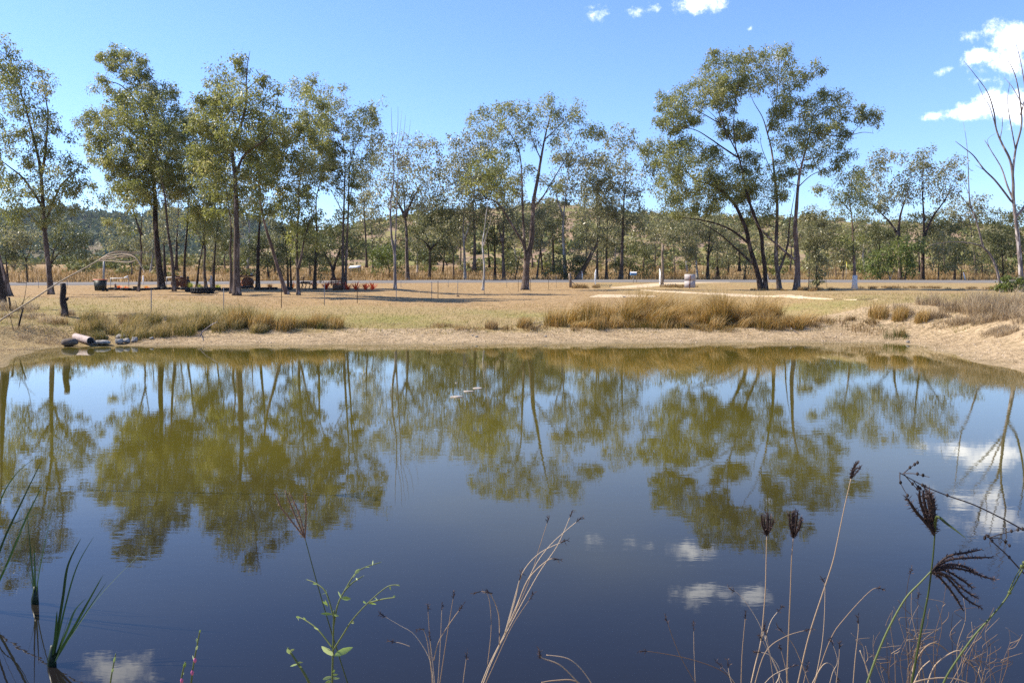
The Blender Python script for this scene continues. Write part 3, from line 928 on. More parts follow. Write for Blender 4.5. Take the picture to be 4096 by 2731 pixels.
tree('eucalyptus_tree', 56, [([(1194, 1188), (1190, 1080), (1187, 1000), (1190, 900), (1195, 830), (1195, 750), (1208, 680), (1215, 600), (1210, 520)], .13), ([(1192, 1075), (1204, 1030), (1215, 970), (1235, 900), (1258, 840), (1270, 780)], .09)],
     [[(1190, 380), (1230, 360), (1300, 400), (1330, 470), (1340, 540), (1300, 600), (1330, 660), (1290, 720), (1230, 740), (1160, 700), (1130, 620), (1140, 560), (1180, 500)],
      [(1060, 780), (1120, 740), (1180, 760), (1250, 760), (1280, 820), (1260, 890), (1200, 880), (1130, 900), (1090, 860)], [(1130, 900), (1250, 890), (1270, 980), (1190, 1010), (1120, 980)], [(1080, 560), (1180, 520), (1200, 760), (1090, 760)]],
     'forked eucalyptus right of the leaning one, dense crown low over the garden', group=G1, per=125, tintb=.06)
tree('eucalyptus_tree', 69, [([(1258, 1150), (1262, 1050), (1268, 950), (1265, 880), (1265, 800), (1275, 750), (1298, 690), (1308, 630)], .15)],
     [ell(1290, 620, 80, 70), ell(1240, 700, 60, 60), ell(1330, 720, 50, 60), ell(1260, 1040, 40, 60)], 'dark slim eucalyptus just left of the red slatted implement', group=G1, bark='bark_dark', leaf='leaf_dark', per=110)
tree('eucalyptus_tree', 69, [([(1374, 1154), (1371, 1050), (1372, 950), (1375, 850), (1378, 750), (1380, 650), (1372, 560), (1360, 470), (1340, 400)], .14), ([(1382, 1150), (1384, 1060), (1388, 960), (1393, 860), (1395, 750), (1402, 650), (1435, 560), (1475, 490), (1505, 420)], .12)],
     [[(1175, 335), (1200, 315), (1260, 310), (1280, 340), (1330, 345), (1365, 335), (1395, 370), (1400, 390), (1385, 400), (1430, 430), (1460, 420), (1500, 400), (1530, 400), (1535, 450), (1520, 520), (1540, 560), (1500, 600), (1450, 620), (1400, 560), (1360, 540), (1320, 500), (1280, 500), (1240, 460), (1190, 450), (1180, 380)],
      [(1420, 600), (1480, 600), (1500, 660), (1460, 740), (1400, 730)], [(1350, 740), (1420, 760), (1440, 860), (1380, 870)], [(1330, 560), (1420, 600), (1410, 740), (1330, 720)], [(1220, 460), (1330, 500), (1340, 640), (1240, 640)]],
     'twin trunked eucalyptus with a high crown behind the red bromeliads', group=G1, per=120, limbs=[([(1393, 840), (1420, 700), (1480, 600), (1530, 560)], .05), ([(1375, 860), (1340, 790), (1310, 740)], .05), ([(1376, 600), (1300, 540), (1220, 430)], .06)])
# dead twin stem
tree('dead_tree', 71, [([(1580, 1157), (1580, 1080), (1578, 1010), (1568, 960), (1562, 880), (1563, 800), (1572, 740), (1576, 680), (1572, 600), (1567, 500), (1565, 430)], .14), ([(1580, 1010), (1583, 930), (1588, 800), (1592, 700), (1590, 610), (1600, 520), (1608, 440)], .08)],
     [], 'bare pale dead tree with two thin upright stems and twiggy top', bark='bark_dead', limbs=[([(1590, 620), (1615, 530), (1622, 460)], .025), ([(1592, 640), (1630, 560), (1642, 480)], .025), ([(1572, 620), (1590, 520), (1592, 425)], .03), ([(1592, 680), (1650, 600), (1662, 520)], .02), ([(1563, 820), (1545, 760), (1530, 700)], .02)])
# centre
tree('eucalyptus_tree', 87, [([(2100, 1160), (2105, 1080), (2110, 1030), (2125, 970), (2130, 880), (2135, 800), (2150, 720), (2165, 630), (2182, 540), (2200, 470), (2215, 400)], .38), ([(2105, 1040), (2098, 970), (2093, 880), (2090, 800), (2086, 690), (2078, 610), (2050, 550), (1990, 490)], .17)],
     [[(1885, 455), (1900, 425), (1930, 420), (1945, 450), (1960, 430), (1990, 410), (2030, 410), (2060, 450), (2080, 460), (2090, 410), (2130, 420), (2160, 390), (2195, 375), (2215, 400), (2210, 440), (2250, 420), (2290, 400), (2320, 410), (2330, 460), (2370, 470), (2400, 510), (2415, 515), (2395, 540), (2360, 530), (2330, 540), (2300, 540), (2270, 580), (2230, 560), (2180, 580), (2120, 560), (2070, 590), (2020, 570), (1980, 560), (1930, 530), (1890, 510)],
      [(1990, 640), (2040, 610), (2090, 640), (2080, 700), (2060, 760), (2010, 790), (1970, 770), (1960, 700)], [(2180, 700), (2230, 690), (2240, 740), (2200, 780), (2170, 760)], [(2060, 680), (2130, 660), (2150, 700), (2090, 740)]],
     'big open crowned eucalyptus standing alone in the middle of the yard', group=G1, spacing=1.35, per=125, L=.235, W=.085, r0=.38, layers=2, drop=.16, twigr=.03,
     limbs=[([(2107, 1030), (2090, 970), (2060, 920), (2030, 870), (2005, 830), (1970, 800), (1925, 795)], .16), ([(2135, 830), (2170, 790), (2200, 740), (2260, 640), (2310, 540)], .10), ([(2165, 640), (2130, 560), (2110, 470)], .07), ([(2178, 560), (2240, 500), (2300, 440)], .07), ([(2078, 610), (2030, 520), (1940, 460)], .07)])
tree('eucalyptus_tree', 85, [([(1931, 1162), (1937, 1080), (1933, 1020), (1930, 970), (1938, 920), (1944, 860), (1952, 800), (1945, 730)], .13), ([(1933, 985), (1946, 940), (1960, 890), (1962, 850)], .06)],
     [ell(1920, 720, 70, 60), ell(1970, 660, 70, 60)], 'young white barked sapling left of the central eucalyptus', group=G1, bark='bark_pale', spacing=1.2, per=70, L=.26, W=.1)
# big multi-stem group on the right
tree('eucalyptus_tree', 88, [([(3045, 1160), (3030, 1090), (3000, 990), (2985, 920), (2960, 860), (2940, 820), (2900, 775), (2850, 742), (2785, 722), (2760, 700), (2720, 660), (2670, 620), (2610, 590)], .31), ([(3062, 1158), (3060, 1080), (3050, 1000), (3045, 940), (3020, 870), (2995, 800), (2975, 720), (2955, 630), (2910, 540), (2870, 480), (2820, 430)], .26)],
     [[(2635, 380), (2660, 370), (2690, 380), (2720, 345), (2760, 340), (2780, 310), (2810, 300), (2812, 250), (2835, 240), (2860, 200), (2880, 195), (2890, 230), (2920, 205), (2960, 215), (2990, 200), (3010, 230), (3000, 280), (2970, 330), (2940, 400), (2950, 440), (2900, 430), (2850, 420), (2830, 390), (2790, 430), (2790, 480), (2740, 490), (2700, 520), (2640, 515), (2635, 470), (2660, 440), (2640, 420)],
      [(2850, 490), (2900, 480), (2960, 490), (3010, 500), (3020, 540), (2960, 555), (2900, 540)],
      [(2560, 580), (2600, 560), (2640, 550), (2690, 580), (2740, 540), (2800, 545), (2815, 590), (2870, 590), (2890, 640), (2940, 660), (2990, 690), (3000, 760), (2960, 800), (2900, 820), (2850, 850), (2790, 840), (2720, 860), (2660, 840), (2640, 790), (2620, 720), (2660, 690), (2600, 640), (2570, 620)],
      [(2960, 600), (3000, 590), (3030, 620), (3020, 650), (2980, 660)]],
     'huge eucalyptus with dark trunks forking from the base beside the gravel track', group=G1, bark='bark_dark', spacing=1.25, per=150, L=.235, W=.085, layers=3, drop=.08, twigr=.035,
     limbs=[([(2995, 975), (2940, 930), (2880, 900), (2800, 880), (2720, 870)], .14), ([(3015, 1060), (2950, 1000), (2870, 930), (2780, 880)], .12), ([(2950, 630), (2890, 590), (2840, 555), (2780, 520), (2700, 505)], .10), ([(2905, 530), (2870, 440), (2830, 350)], .07), ([(2955, 640), (2935, 540), (2940, 420), (2960, 300)], .07), ([(2870, 490), (2780, 440), (2690, 420)], .06)])
tree('eucalyptus_tree', 88.5, [([(3118, 1158), (3112, 1100), (3105, 1040), (3105, 960), (3108, 880), (3108, 800), (3098, 700), (3086, 600), (3070, 535), (3050, 470), (3015, 410), (2990, 350)], .27), ([(3112, 1085), (3130, 1050), (3150, 980), (3158, 900), (3172, 810), (3186, 750)], .16)],
     [[(3040, 215), (3050, 180), (3090, 180), (3130, 160), (3150, 190), (3155, 240), (3190, 260), (3230, 270), (3290, 250), (3300, 265), (3260, 290), (3235, 310), (3200, 350), (3160, 370), (3200, 400), (3190, 430), (3140, 430), (3110, 470), (3080, 450), (3100, 400), (3080, 360), (3040, 360), (2990, 380), (2960, 340), (2990, 280), (3040, 270)],
      [(2990, 700), (3040, 640), (3080, 650), (3110, 700), (3150, 760), (3140, 800), (3090, 830), (3040, 850), (2990, 830), (2970, 770)], [(2960, 800), (3040, 830), (3100, 860), (3060, 910), (2990, 890)]],
     'tall eucalyptus whose trunk forks low, middle of the big right clump', group=G1, spacing=1.25, per=140, L=.235, W=.085, layers=2, drop=.12, twigr=.035,
     limbs=[([(3070, 535), (3100, 440), (3110, 340), (3115, 250)], .09), ([(3105, 430), (3170, 360), (3230, 310), (3290, 265)], .05), ([(3100, 720), (3050, 600), (3040, 540)], .05)])
tree('eucalyptus_tree', 88, [([(3186, 1160), (3190, 1080), (3186, 1000), (3181, 910), (3186, 830), (3191, 760), (3200, 690), (3220, 610), (3240, 530), (3255, 450)], .36)],
     [[(3090, 470), (3130, 440), (3200, 440), (3240, 380), (3290, 365), (3330, 380), (3370, 365), (3420, 400), (3420, 450), (3370, 460), (3360, 500), (3390, 520), (3370, 560), (3400, 560), (3420, 610), (3410, 650), (3370, 640), (3330, 690), (3270, 680), (3240, 640), (3200, 700), (3160, 690), (3150, 620), (3110, 580), (3090, 520)],
      [(3430, 420), (3480, 420), (3520, 450), (3510, 500), (3490, 480), (3450, 490), (3425, 450)], [(3100, 640), (3160, 660), (3160, 740), (3120, 740)]],
     'smooth pink trunked eucalyptus on the right of the big clump', group=G1, bark='bark_pink', spacing=1.25, per=150, L=.235, W=.085, layers=2, drop=.09, twigr=.035,
     limbs=[([(3186, 1045), (3120, 990), (3070, 945), (3030, 900), (3000, 840)], .13), ([(3192, 750), (3240, 705), (3290, 680), (3340, 655)], .06), ([(3240, 530), (3300, 540), (3380, 545), (3450, 530), (3495, 534)], .07), ([(3400, 545), (3440, 500), (3480, 460)], .04), ([(3200, 690), (3170, 620), (3150, 540)], .06), ([(3250, 480), (3330, 430), (3440, 430)], .06)])
tree('low_tree', 91, [([(3268, 1128), (3265, 1050), (3262, 980), (3260, 920)], .10), ([(3235, 1128), (3238, 1040), (3240, 960)], .07)], [[(3205, 880), (3240, 850), (3280, 860), (3315, 910), (3325, 970), (3300, 1020), (3320, 1070), (3290, 1122), (3262, 1122), (3235, 1080), (3215, 1010)]],
     'low leafy tree drooping over the road edge right of the pink trunk', leaf='leaf_far', spacing=1.2, per=120, L=.28, W=.11, layers=2)
rt = tree('eucalyptus_tree', 90, [([(3418, 1157), (3418, 1080), (3414, 1000), (3411, 920), (3405, 850), (3395, 790), (3400, 720)], .22)],
     [[(3255, 745), (3310, 720), (3330, 690), (3390, 655), (3440, 680), (3470, 760), (3490, 830), (3450, 880), (3400, 870), (3370, 850), (3290, 820), (3320, 780)], [(3360, 900), (3430, 900), (3470, 950), (3440, 1010), (3390, 980), (3350, 1000), (3330, 950)]],
     'eucalyptus with whitewashed trunk base in front of the road on the right', group=G1, bark='bark_pink', spacing=1.3, per=85, L=.24, W=.085, limbs=[([(3412, 930), (3440, 890), (3500, 870)], .05), ([(3413, 1010), (3450, 980), (3500, 960)], .05), ([(3405, 850), (3360, 800), (3320, 760)], .06)])
b0 = ORG[rt]
mb = MB().tube([b0 + np.array([0, 0, .02]), b0 + np.array([.0, 0, .7]), b0 + np.array([0, 0, 1.5])], [.36, .262, .25], 12)
mb.build('painted_band', plain('whitewash', (.72, .66, .62), .8, .2, .3, 3.0), [c_ for c_ in rt.children if c_.name.startswith('trunk')][0], smooth=True, label='whitewashed lower trunk')
# dead pair at the right edge
tree('dead_tree', 50, [([(4090, 1168), (4082, 1066), (4073, 963), (4060, 852), (4053, 790), (4052, 718), (4040, 640), (4008, 575), (3985, 517), (3976, 450), (3950, 370), (3900, 300), (3855, 244)], .15)], [],
     'bare dead tree with pale spreading branches at the right edge', bark='bark_dead', twigr=.02,
     limbs=[([(4052, 815), (3985, 727), (3936, 678), (3895, 624), (3860, 595), (3822, 566)], .06), ([(4053, 800), (4028, 740), (4006, 673), (3966, 606), (3938, 560)], .06), ([(4050, 700), (4062, 600), (4086, 500), (4080, 400), (4060, 300), (4030, 240)], .07), ([(4062, 600), (4040, 480), (4030, 400), (4040, 330)], .04), ([(4078, 470), (4100, 380), (4085, 260), (4060, 160)], .05), ([(4062, 870), (4110, 800), (4150, 640), (4140, 480)], .09), ([(3985, 520), (3960, 430), (3935, 390), (3910, 330)], .03), ([(3968, 610), (3950, 560), (3990, 530)], .02), ([(4000, 560), (4010, 480), (3990, 400)], .025), ([(4088, 420), (4050, 350), (4015, 310)], .03), ([(3936, 680), (3900, 660)], .02)])
tree('dead_tree', 52, [([(4008, 1168), (3990, 1080), (3962, 1017), (3934, 986), (3921, 941), (3903, 874), (3881, 816), (3876, 762), (3872, 650), (3865, 560), (3850, 472)], .09)], [],
     'slender dead tree leaning left, just left of the bare right edge tree', bark='bark_dead', twigr=.02, limbs=[([(3932, 987), (3880, 972), (3800, 968), (3718, 980)], .045, .5), ([(3881, 830), (3840, 780), (3800, 740)], .03), ([(3876, 780), (3850, 720), (3815, 700), (3800, 760)], .02), ([(3905, 880), (3870, 850), (3850, 900)], .02)])

# ---- trees beyond the road
G2 = 'trees growing beyond the road'


def bt(D, stems, crowns, label, r=.2, leaf='leaf_far', bark='bark', name='roadside_tree', **kw):
    d = dict(spacing=1.7, per=72, L=.34, W=.13, layers=2, drop=.14, twigr=.03, sides=6, thick=.4)
    d.update(kw)
    return tree(name, D, [(s_, r * (1 if i == 0 else .7)) for i, s_ in enumerate(stems)], [ell(*c_) if not isinstance(c_, list) else c_ for c_ in crowns], label, group=G2, leaf=leaf, bark=bark, **d)


bt(112, [[(32, 1108), (24, 1030), (20, 960), (26, 900)]], [(10, 930, 75, 75), (40, 1000, 40, 50)], 'dark rounded tree beyond the road at the left edge', leaf='leaf_dark', bark='bark_dark', r=.15)
bt(110, [[(109, 1098), (104, 1040), (88, 1000), (60, 960)], [(104, 1040), (120, 1000), (128, 960)]], [(70, 945, 55, 40), (130, 955, 45, 40), (100, 1060, 28, 20)], 'thin dark forked tree beyond the road, just left of the leftmost whole tree', bark='bark_dark', r=.13)
bt(112, [[(198, 1098), (212, 1010), (240, 960), (280, 920)], [(205, 1050), (250, 1000), (300, 980)]], [(275, 925, 80, 42), (310, 1000, 60, 45), (240, 1000, 45, 55), (330, 1060, 30, 25)], 'dark bushy tree beyond the road, right of the leftmost whole tree', leaf='leaf_dark', bark='bark_dark', r=.2)
bt(108, [[(527, 1098), (526, 1060), (510, 1020), (495, 970)], [(526, 1060), (535, 1000)]], [(470, 930, 50, 45), (520, 960, 70, 50), (480, 1000, 50, 35)], 'small brownish tree beyond the road above the wheelie bin', r=.1)
bt(113, [[(660, 1098), (657, 1020), (655, 950), (650, 880)]], [(640, 880, 60, 50), (690, 930, 45, 45)], 'dark trunked tree beyond the road behind the thickest trunk of the grove', bark='bark_dark', r=.3)
bt(120, [[(705, 1080), (708, 950), (714, 850), (716, 760)]], [(720, 760, 60, 70), (690, 850, 45, 40)], 'tall dark tree beyond the road between the slanting and slim grove trunks', bark='bark_dark', r=.25)
bt(120, [[(990, 1075), (998, 960), (996, 850), (1000, 760)]], [(1000, 760, 55, 70), (970, 850, 40, 40)], 'greyish slender tree beyond the road behind the straight grove trunk', bark='bark_pale', r=.2)
bt(116, [[(1075, 1100), (1070, 1060), (1060, 1010)]], [(1010, 1040, 60, 50), (1080, 1000, 70, 60), (1040, 960, 45, 35), (1120, 1050, 45, 40)], 'dense dark bushy tree beyond the road behind the leaning eucalyptus', leaf='leaf_dark', bark='bark_dark', r=.2, name='bushy_tree', per=95)
bt(110, [[(1335, 1112), (1328, 1065), (1300, 1015), (1270, 960)], [(1332, 1080), (1360, 1000), (1390, 930)]], [(1280, 930, 70, 45), (1370, 930, 75, 60), (1420, 1000, 45, 50), (1310, 1010, 75, 35), (1240, 990, 45, 40)], 'dark spreading wattle beyond the road behind the twin trunked eucalyptus', leaf='leaf_dark', bark='bark_dark', r=.28, name='wattle_tree', per=85)
bt(122, [[(1466, 1070), (1463, 960), (1457, 860), (1455, 760), (1450, 690)]], [(1440, 700, 50, 45), (1470, 760, 35, 40), (1430, 820, 35, 35), (1430, 860, 40, 35)], 'slim straight tree beyond the road, left of the bare dead twin', r=.2)
bt(112, [[(1631, 1100), (1627, 1020), (1626, 940), (1620, 850), (1614, 760), (1608, 690)], [(1622, 860), (1660, 780), (1700, 720)], [(1622, 870), (1580, 790), (1530, 730)]],
   [[(1470, 610), (1530, 540), (1600, 545), (1680, 530), (1740, 545), (1762, 620), (1755, 680), (1785, 740), (1750, 800), (1700, 830), (1640, 800), (1600, 840), (1540, 800), (1490, 850), (1465, 760), (1500, 700)]], 'pale crowned eucalyptus beyond the road directly behind the bare dead twin', r=.32, bark='bark', per=80)
bt(116, [[(1717, 1102), (1720, 1030), (1716, 980), (1700, 930)], [(1718, 1000), (1750, 970), (1790, 930)], [(1718, 990), (1690, 960), (1660, 950)]], [(1740, 815, 85, 45), (1690, 880, 75, 40), (1790, 880, 75, 45), (1680, 960, 55, 35), (1800, 960, 45, 40)], 'dark flat topped tree beyond the road, right of the bare dead twin', leaf='leaf_dark', bark='bark_dark', r=.24)
bt(122, [[(1790, 1062), (1770, 1030), (1740, 1000)]], [(1700, 1020, 60, 40), (1760, 1030, 50, 38)], 'low dark green bush behind the flat topped tree beyond the road', leaf='leaf_dark', bark='bark_dark', r=.12, name='bush', per=100)
bt(118, [[(1815, 1090), (1812, 1010), (1806, 965), (1790, 920)], [(1812, 1010), (1840, 970)]], [(1800, 925, 50, 45), (1840, 900, 40, 40)], 'thin brown forked tree beyond the road, left of the white barked sapling', r=.14)
bt(116, [[(1861, 1095), (1857, 1000), (1853, 900), (1860, 800), (1870, 700)], [(1857, 960), (1878, 900), (1885, 850)]], [(1880, 590, 80, 65), (1840, 660, 80, 60), (1880, 740, 85, 55), (1930, 550, 55, 45), (1950, 640, 70, 60), (1830, 750, 50, 50)], 'pale slender trunked tree beyond the road with a high grey green crown', bark='bark_pale', r=.22, per=80)
bt(115, [[(1897, 1080), (1899, 980), (1896, 880), (1893, 800), (1900, 720)]], [(1930, 800, 70, 45), (1890, 830, 60, 40), (1960, 730, 65, 55), (1900, 880, 50, 40)], 'brown straight tree beyond the road directly behind the white sapling', r=.26)
bt(118, [[(1980, 1088), (1979, 1000), (1977, 900), (1975, 840)], [(1958, 1070), (1952, 980), (1948, 900)]], [(1965, 880, 50, 45), (2000, 930, 40, 40), (1940, 960, 30, 35)], 'two black straight stems beyond the road, left of the central eucalyptus', bark='bark_dark', leaf='leaf_dark', r=.22)
bt(114, [[(2016, 1095), (2012, 1000), (2014, 900), (2018, 800), (2020, 720)], [(2011, 970), (1998, 920), (1990, 860)]], [(2020, 850, 50, 45), (2050, 800, 50, 50), (2060, 900, 50, 45), (2010, 700, 60, 60)], 'grey trunked tree beyond the road close left of the central eucalyptus', r=.26)
bt(119, [[(2060, 1092), (2076, 1030), (2085, 990)]], [(2040, 1050, 55, 42), (2020, 1000, 35, 30)], 'dark low bush beyond the road just left of the central trunk', leaf='leaf_dark', bark='bark_dark', r=.1, name='bush')
bt(114, [[(2147, 1095), (2155, 1040), (2168, 960), (2185, 890)]], [(2190, 860, 50, 50), (2150, 880, 45, 45), (2160, 950, 30, 35)], 'thin tree leaning right beyond the road, right of the central trunk', r=.16, bark='bark')
bt(118, [[(2214, 1085), (2212, 1000), (2210, 920), (2205, 850)]], [(2205, 850, 50, 45), (2230, 910, 40, 45), (2190, 930, 35, 35)], 'dark upright tree beyond the road, left of the rounded dark bush', bark='bark_dark', leaf='leaf_dark', r=.24)
bt(114, [[(2263, 1098), (2257, 1010), (2252, 930), (2256, 850), (2268, 740), (2280, 640)], [(2254, 870), (2230, 800), (2220, 740)]], [(2280, 600, 60, 65), (2230, 690, 60, 60), (2310, 700, 50, 50), (2270, 770, 50, 40), (2330, 620, 50, 45)], 'tall pale tree beyond the road with a high airy crown right of centre', bark='bark_pale', r=.27, per=70)
bt(113, [[(2265, 1095), (2262, 1070)]], [(2275, 1050, 55, 45), (2215, 1062, 40, 30)], 'rounded dark bush beyond the road left of the leaning dead log', leaf='leaf_dark', bark='bark_dark', name='bush', per=110)
bt(112, [[(2307, 1102), (2343, 1052), (2368, 1010), (2390, 965), (2398, 880), (2396, 810)]], [(2330, 960, 50, 60), (2370, 900, 50, 55), (2350, 1010, 40, 35), (2390, 830, 45, 45)], 'tree with a thick trunk slanting right beyond the road by the wooden gate post', r=.38)
bt(116, [[(2388, 1092), (2389, 980), (2390, 880), (2388, 780), (2395, 690)]], [(2390, 680, 60, 60), (2410, 770, 50, 45), (2440, 720, 50, 50), (2350, 740, 40, 45)], 'slender grey tree beyond the road behind the left white gate', r=.22, bark='bark')
bt(116, [[(2426, 1100), (2426, 1000), (2430, 900), (2432, 830)]], [(2430, 840, 45, 55), (2450, 930, 40, 55), (2410, 960, 40, 40)], 'brown tree beyond the road between the left gate and the mailbox', r=.22)
bt(114, [[(2486, 1100), (2488, 1000), (2492, 900), (2496, 800), (2502, 700), (2500, 620)], [(2476, 1100), (2484, 1030)]],
   [[(2390, 620), (2430, 560), (2465, 500), (2500, 495), (2535, 550), (2565, 600), (2600, 640), (2620, 740), (2590, 770), (2550, 790), (2590, 850), (2605, 890), (2560, 910), (2500, 900), (2430, 880), (2390, 800), (2375, 700)]], 'full crowned eucalyptus beyond the road above the blue mailbox', r=.28, per=85, drop=.1)
bt(118, [[(2515, 1102), (2520, 1060), (2530, 1020)]], [(2530, 1010, 70, 50), (2570, 1060, 50, 35), (2500, 1070, 40, 30)], 'low dark scrubby tree behind the blue mailbox', leaf='leaf_dark', bark='bark_dark', name='bushy_tree', per=90, r=.14)
bt(115, [[(2831, 1100), (2832, 1030), (2838, 950), (2845, 880)], [(2833, 1020), (2860, 960)]], [(2840, 870, 60, 50), (2880, 950, 50, 50), (2800, 900, 50, 45)], 'dark trunked tree beyond the road just right of the white board', bark='bark_dark', r=.28)
bt(117, [[(2790, 1098), (2784, 1020), (2788, 950)]], [(2770, 960, 65, 55), (2720, 920, 55, 50), (2730, 1000, 40, 40)], 'pale twisted tree beyond the road above the white board', bark='bark_pale', r=.2)
bt(119, [[(2870, 1090), (2868, 1020), (2875, 960)]], [(2890, 1000, 55, 55), (2860, 1060, 40, 30)], 'short thick tree beyond the road, left of the forked dark trunks', bark='bark_dark', r=.33)
bt(116, [[(2957, 1085), (2958, 1010), (2955, 950)], [(2978, 1088), (2990, 1000)]], [(2950, 950, 50, 45), (3000, 960, 50, 50), (2985, 1050, 40, 30)], 'cluster of dark stems beyond the road seen left of the big forked trunk', bark='bark_dark', r=.22)
bt(115, [[(3345, 1100), (3343, 1040), (3340, 980)]], [(3345, 990, 55, 60), (3310, 930, 45, 45)], 'small dense tree beyond the road left of the yellow sign', r=.12)
bt(114, [[(3372, 1105), (3374, 1030), (3372, 970)]], [(3375, 960, 55, 45), (3380, 1020, 40, 35)], 'thin stemmed tree beyond the road directly behind the yellow sign', r=.11)
bt(124, [[(3515, 1075), (3518, 1000), (3512, 930)]], [(3500, 920, 75, 42), (3560, 930, 50, 40)], 'dark tree beyond the road behind the whitewashed trunk', leaf='leaf_dark', bark='bark_dark', r=.28)
bt(112, [[(3602, 1098), (3598, 1000), (3590, 940), (3560, 890), (3515, 845), (3470, 800)], [(3592, 950), (3600, 870), (3620, 800), (3640, 740)]],
   [[(3410, 690), (3480, 640), (3515, 605), (3545, 600), (3575, 640), (3560, 680), (3620, 690), (3665, 720), (3655, 790), (3600, 810), (3570, 850), (3500, 830), (3430, 800)]], 'broad leaning eucalyptus beyond the road on the right, left of two', r=.36, bark='bark', per=90, drop=.1)
bt(112, [[(3691, 1095), (3692, 1000), (3696, 900), (3692, 810), (3688, 720), (3700, 640)], [(3695, 950), (3730, 870), (3780, 800), (3820, 720)]],
   [[(3560, 625), (3600, 605), (3640, 640), (3680, 600), (3720, 582), (3740, 630), (3700, 660), (3760, 690), (3790, 640), (3830, 625), (3856, 670), (3840, 730), (3800, 780), (3740, 800), (3690, 830), (3655, 780), (3690, 710), (3640, 690), (3590, 660)]], 'straight dark eucalyptus beyond the road on the right with a limb reaching right', bark='bark_dark', r=.32, per=85)
bt(110, [[(3560, 1105), (3550, 1070), (3530, 1040)], [(3560, 1105), (3580, 1060)]], [(3520, 1040, 60, 42), (3480, 1070, 40, 30), (3585, 1000, 55, 50)], 'pale grey green shrub beyond the road right of the whitewashed trunk', leaf='leaf_green', bark='bark_pale', r=.09, name='shrub', per=90)
bt(110, [[(3620, 1105), (3630, 1040), (3625, 990)]], [(3630, 1000, 50, 50), (3650, 1055, 40, 32)], 'light green small tree in front of the leaning eucalyptus beyond the road', leaf='leaf_green', r=.1, name='shrub')
bt(111, [[(3752, 1108), (3756, 1050), (3752, 990)]], [(3740, 980, 60, 55), (3770, 1050, 45, 38)], 'small green tree beyond the road right of the straight dark eucalyptus', leaf='leaf_far', r=.12)
bt(113, [[(3818, 1105), (3820, 1040), (3815, 970)], [(3845, 1110), (3848, 1050)]], [(3815, 960, 65, 50), (3850, 1020, 55, 42), (3800, 1040, 40, 35)], 'dense dark tree beyond the road left of the white guide post', leaf='leaf_dark', r=.2, bark='bark_dark')
bt(126, [[(3905, 1085), (3895, 990), (3880, 900), (3870, 850)]], [(3890, 805, 75, 32), (3850, 860, 70, 38), (3930, 860, 55, 35), (3790, 850, 45, 35)], 'flat topped tree beyond the road behind the slender dead tree', r=.25)
bt(116, [[(4015, 1105), (4010, 1030), (4005, 960)], [(3990, 1105), (3988, 1030)]], [(4000, 900, 70, 55), (4030, 980, 60, 50), (3970, 980, 55, 50), (4010, 1050, 50, 35)], 'dark thicket tree beyond the road behind the bare right edge tree', leaf='leaf_dark', bark='bark_dark', r=.2)
bt(118, [[(4090, 1100), (4088, 1020), (4085, 940)]], [(4090, 880, 60, 60), (4100, 980, 60, 60)], 'dark tree beyond the road at the right edge', leaf='leaf_dark', bark='bark_dark', r=.2)
bt(121, [[(3930, 1100), (3928, 1040), (3920, 990)]], [(3915, 980, 55, 55), (3940, 1050, 45, 38)], 'bushy tree beyond the road right of the white guide post', leaf='leaf_far', r=.15)
bt(124, [[(3680, 1085), (3675, 1000), (3668, 930)]], [(3665, 900, 60, 45), (3720, 880, 50, 40), (3740, 930, 45, 45)], 'dark tree seen between the two right eucalypts beyond the road', leaf='leaf_dark', r=.2)
bt(126, [[(3270, 1085), (3268, 990), (3262, 920)]], [(3300, 890, 70, 45), (3240, 880, 45, 40), (3380, 900, 60, 40)], 'olive tree beyond the road behind the low drooping tree', r=.2)
bt(128, [[(2700, 1085), (2696, 1020), (2690, 960)]], [(2690, 900, 50, 50), (2655, 870, 40, 40)], 'olive tree beyond the road right of the tall gate post', r=.16)
bt(126, [[(1560, 1090), (1552, 1040), (1545, 1000)]], [(1540, 1010, 60, 50), (1500, 1040, 50, 40), (1590, 1040, 45, 42)], 'bright green bushy tree beyond the road left of the dead twin base', leaf='leaf_green', name='bushy_tree', r=.14, per=90)
bt(130, [[(2130, 1070), (2126, 1000), (2120, 930)]], [(2120, 880, 50, 45), (2080, 870, 45, 45), (2100, 950, 40, 40)], 'olive tree beyond the road seen behind the central trunk', r=.16)
bt(128, [[(1240, 1080), (1238, 1000), (1236, 940)]], [(1220, 960, 55, 50), (1180, 1000, 50, 45), (1240, 1030, 45, 40)], 'dark green tree beyond the road behind the forked grove tree', leaf='leaf_dark', r=.16)
bt(132, [[(850, 1080), (852, 1010), (860, 960)]], [(865, 970, 50, 35), (840, 1020, 35, 28)], 'small pale forked tree on the slope behind the tractor tyres', r=.1)

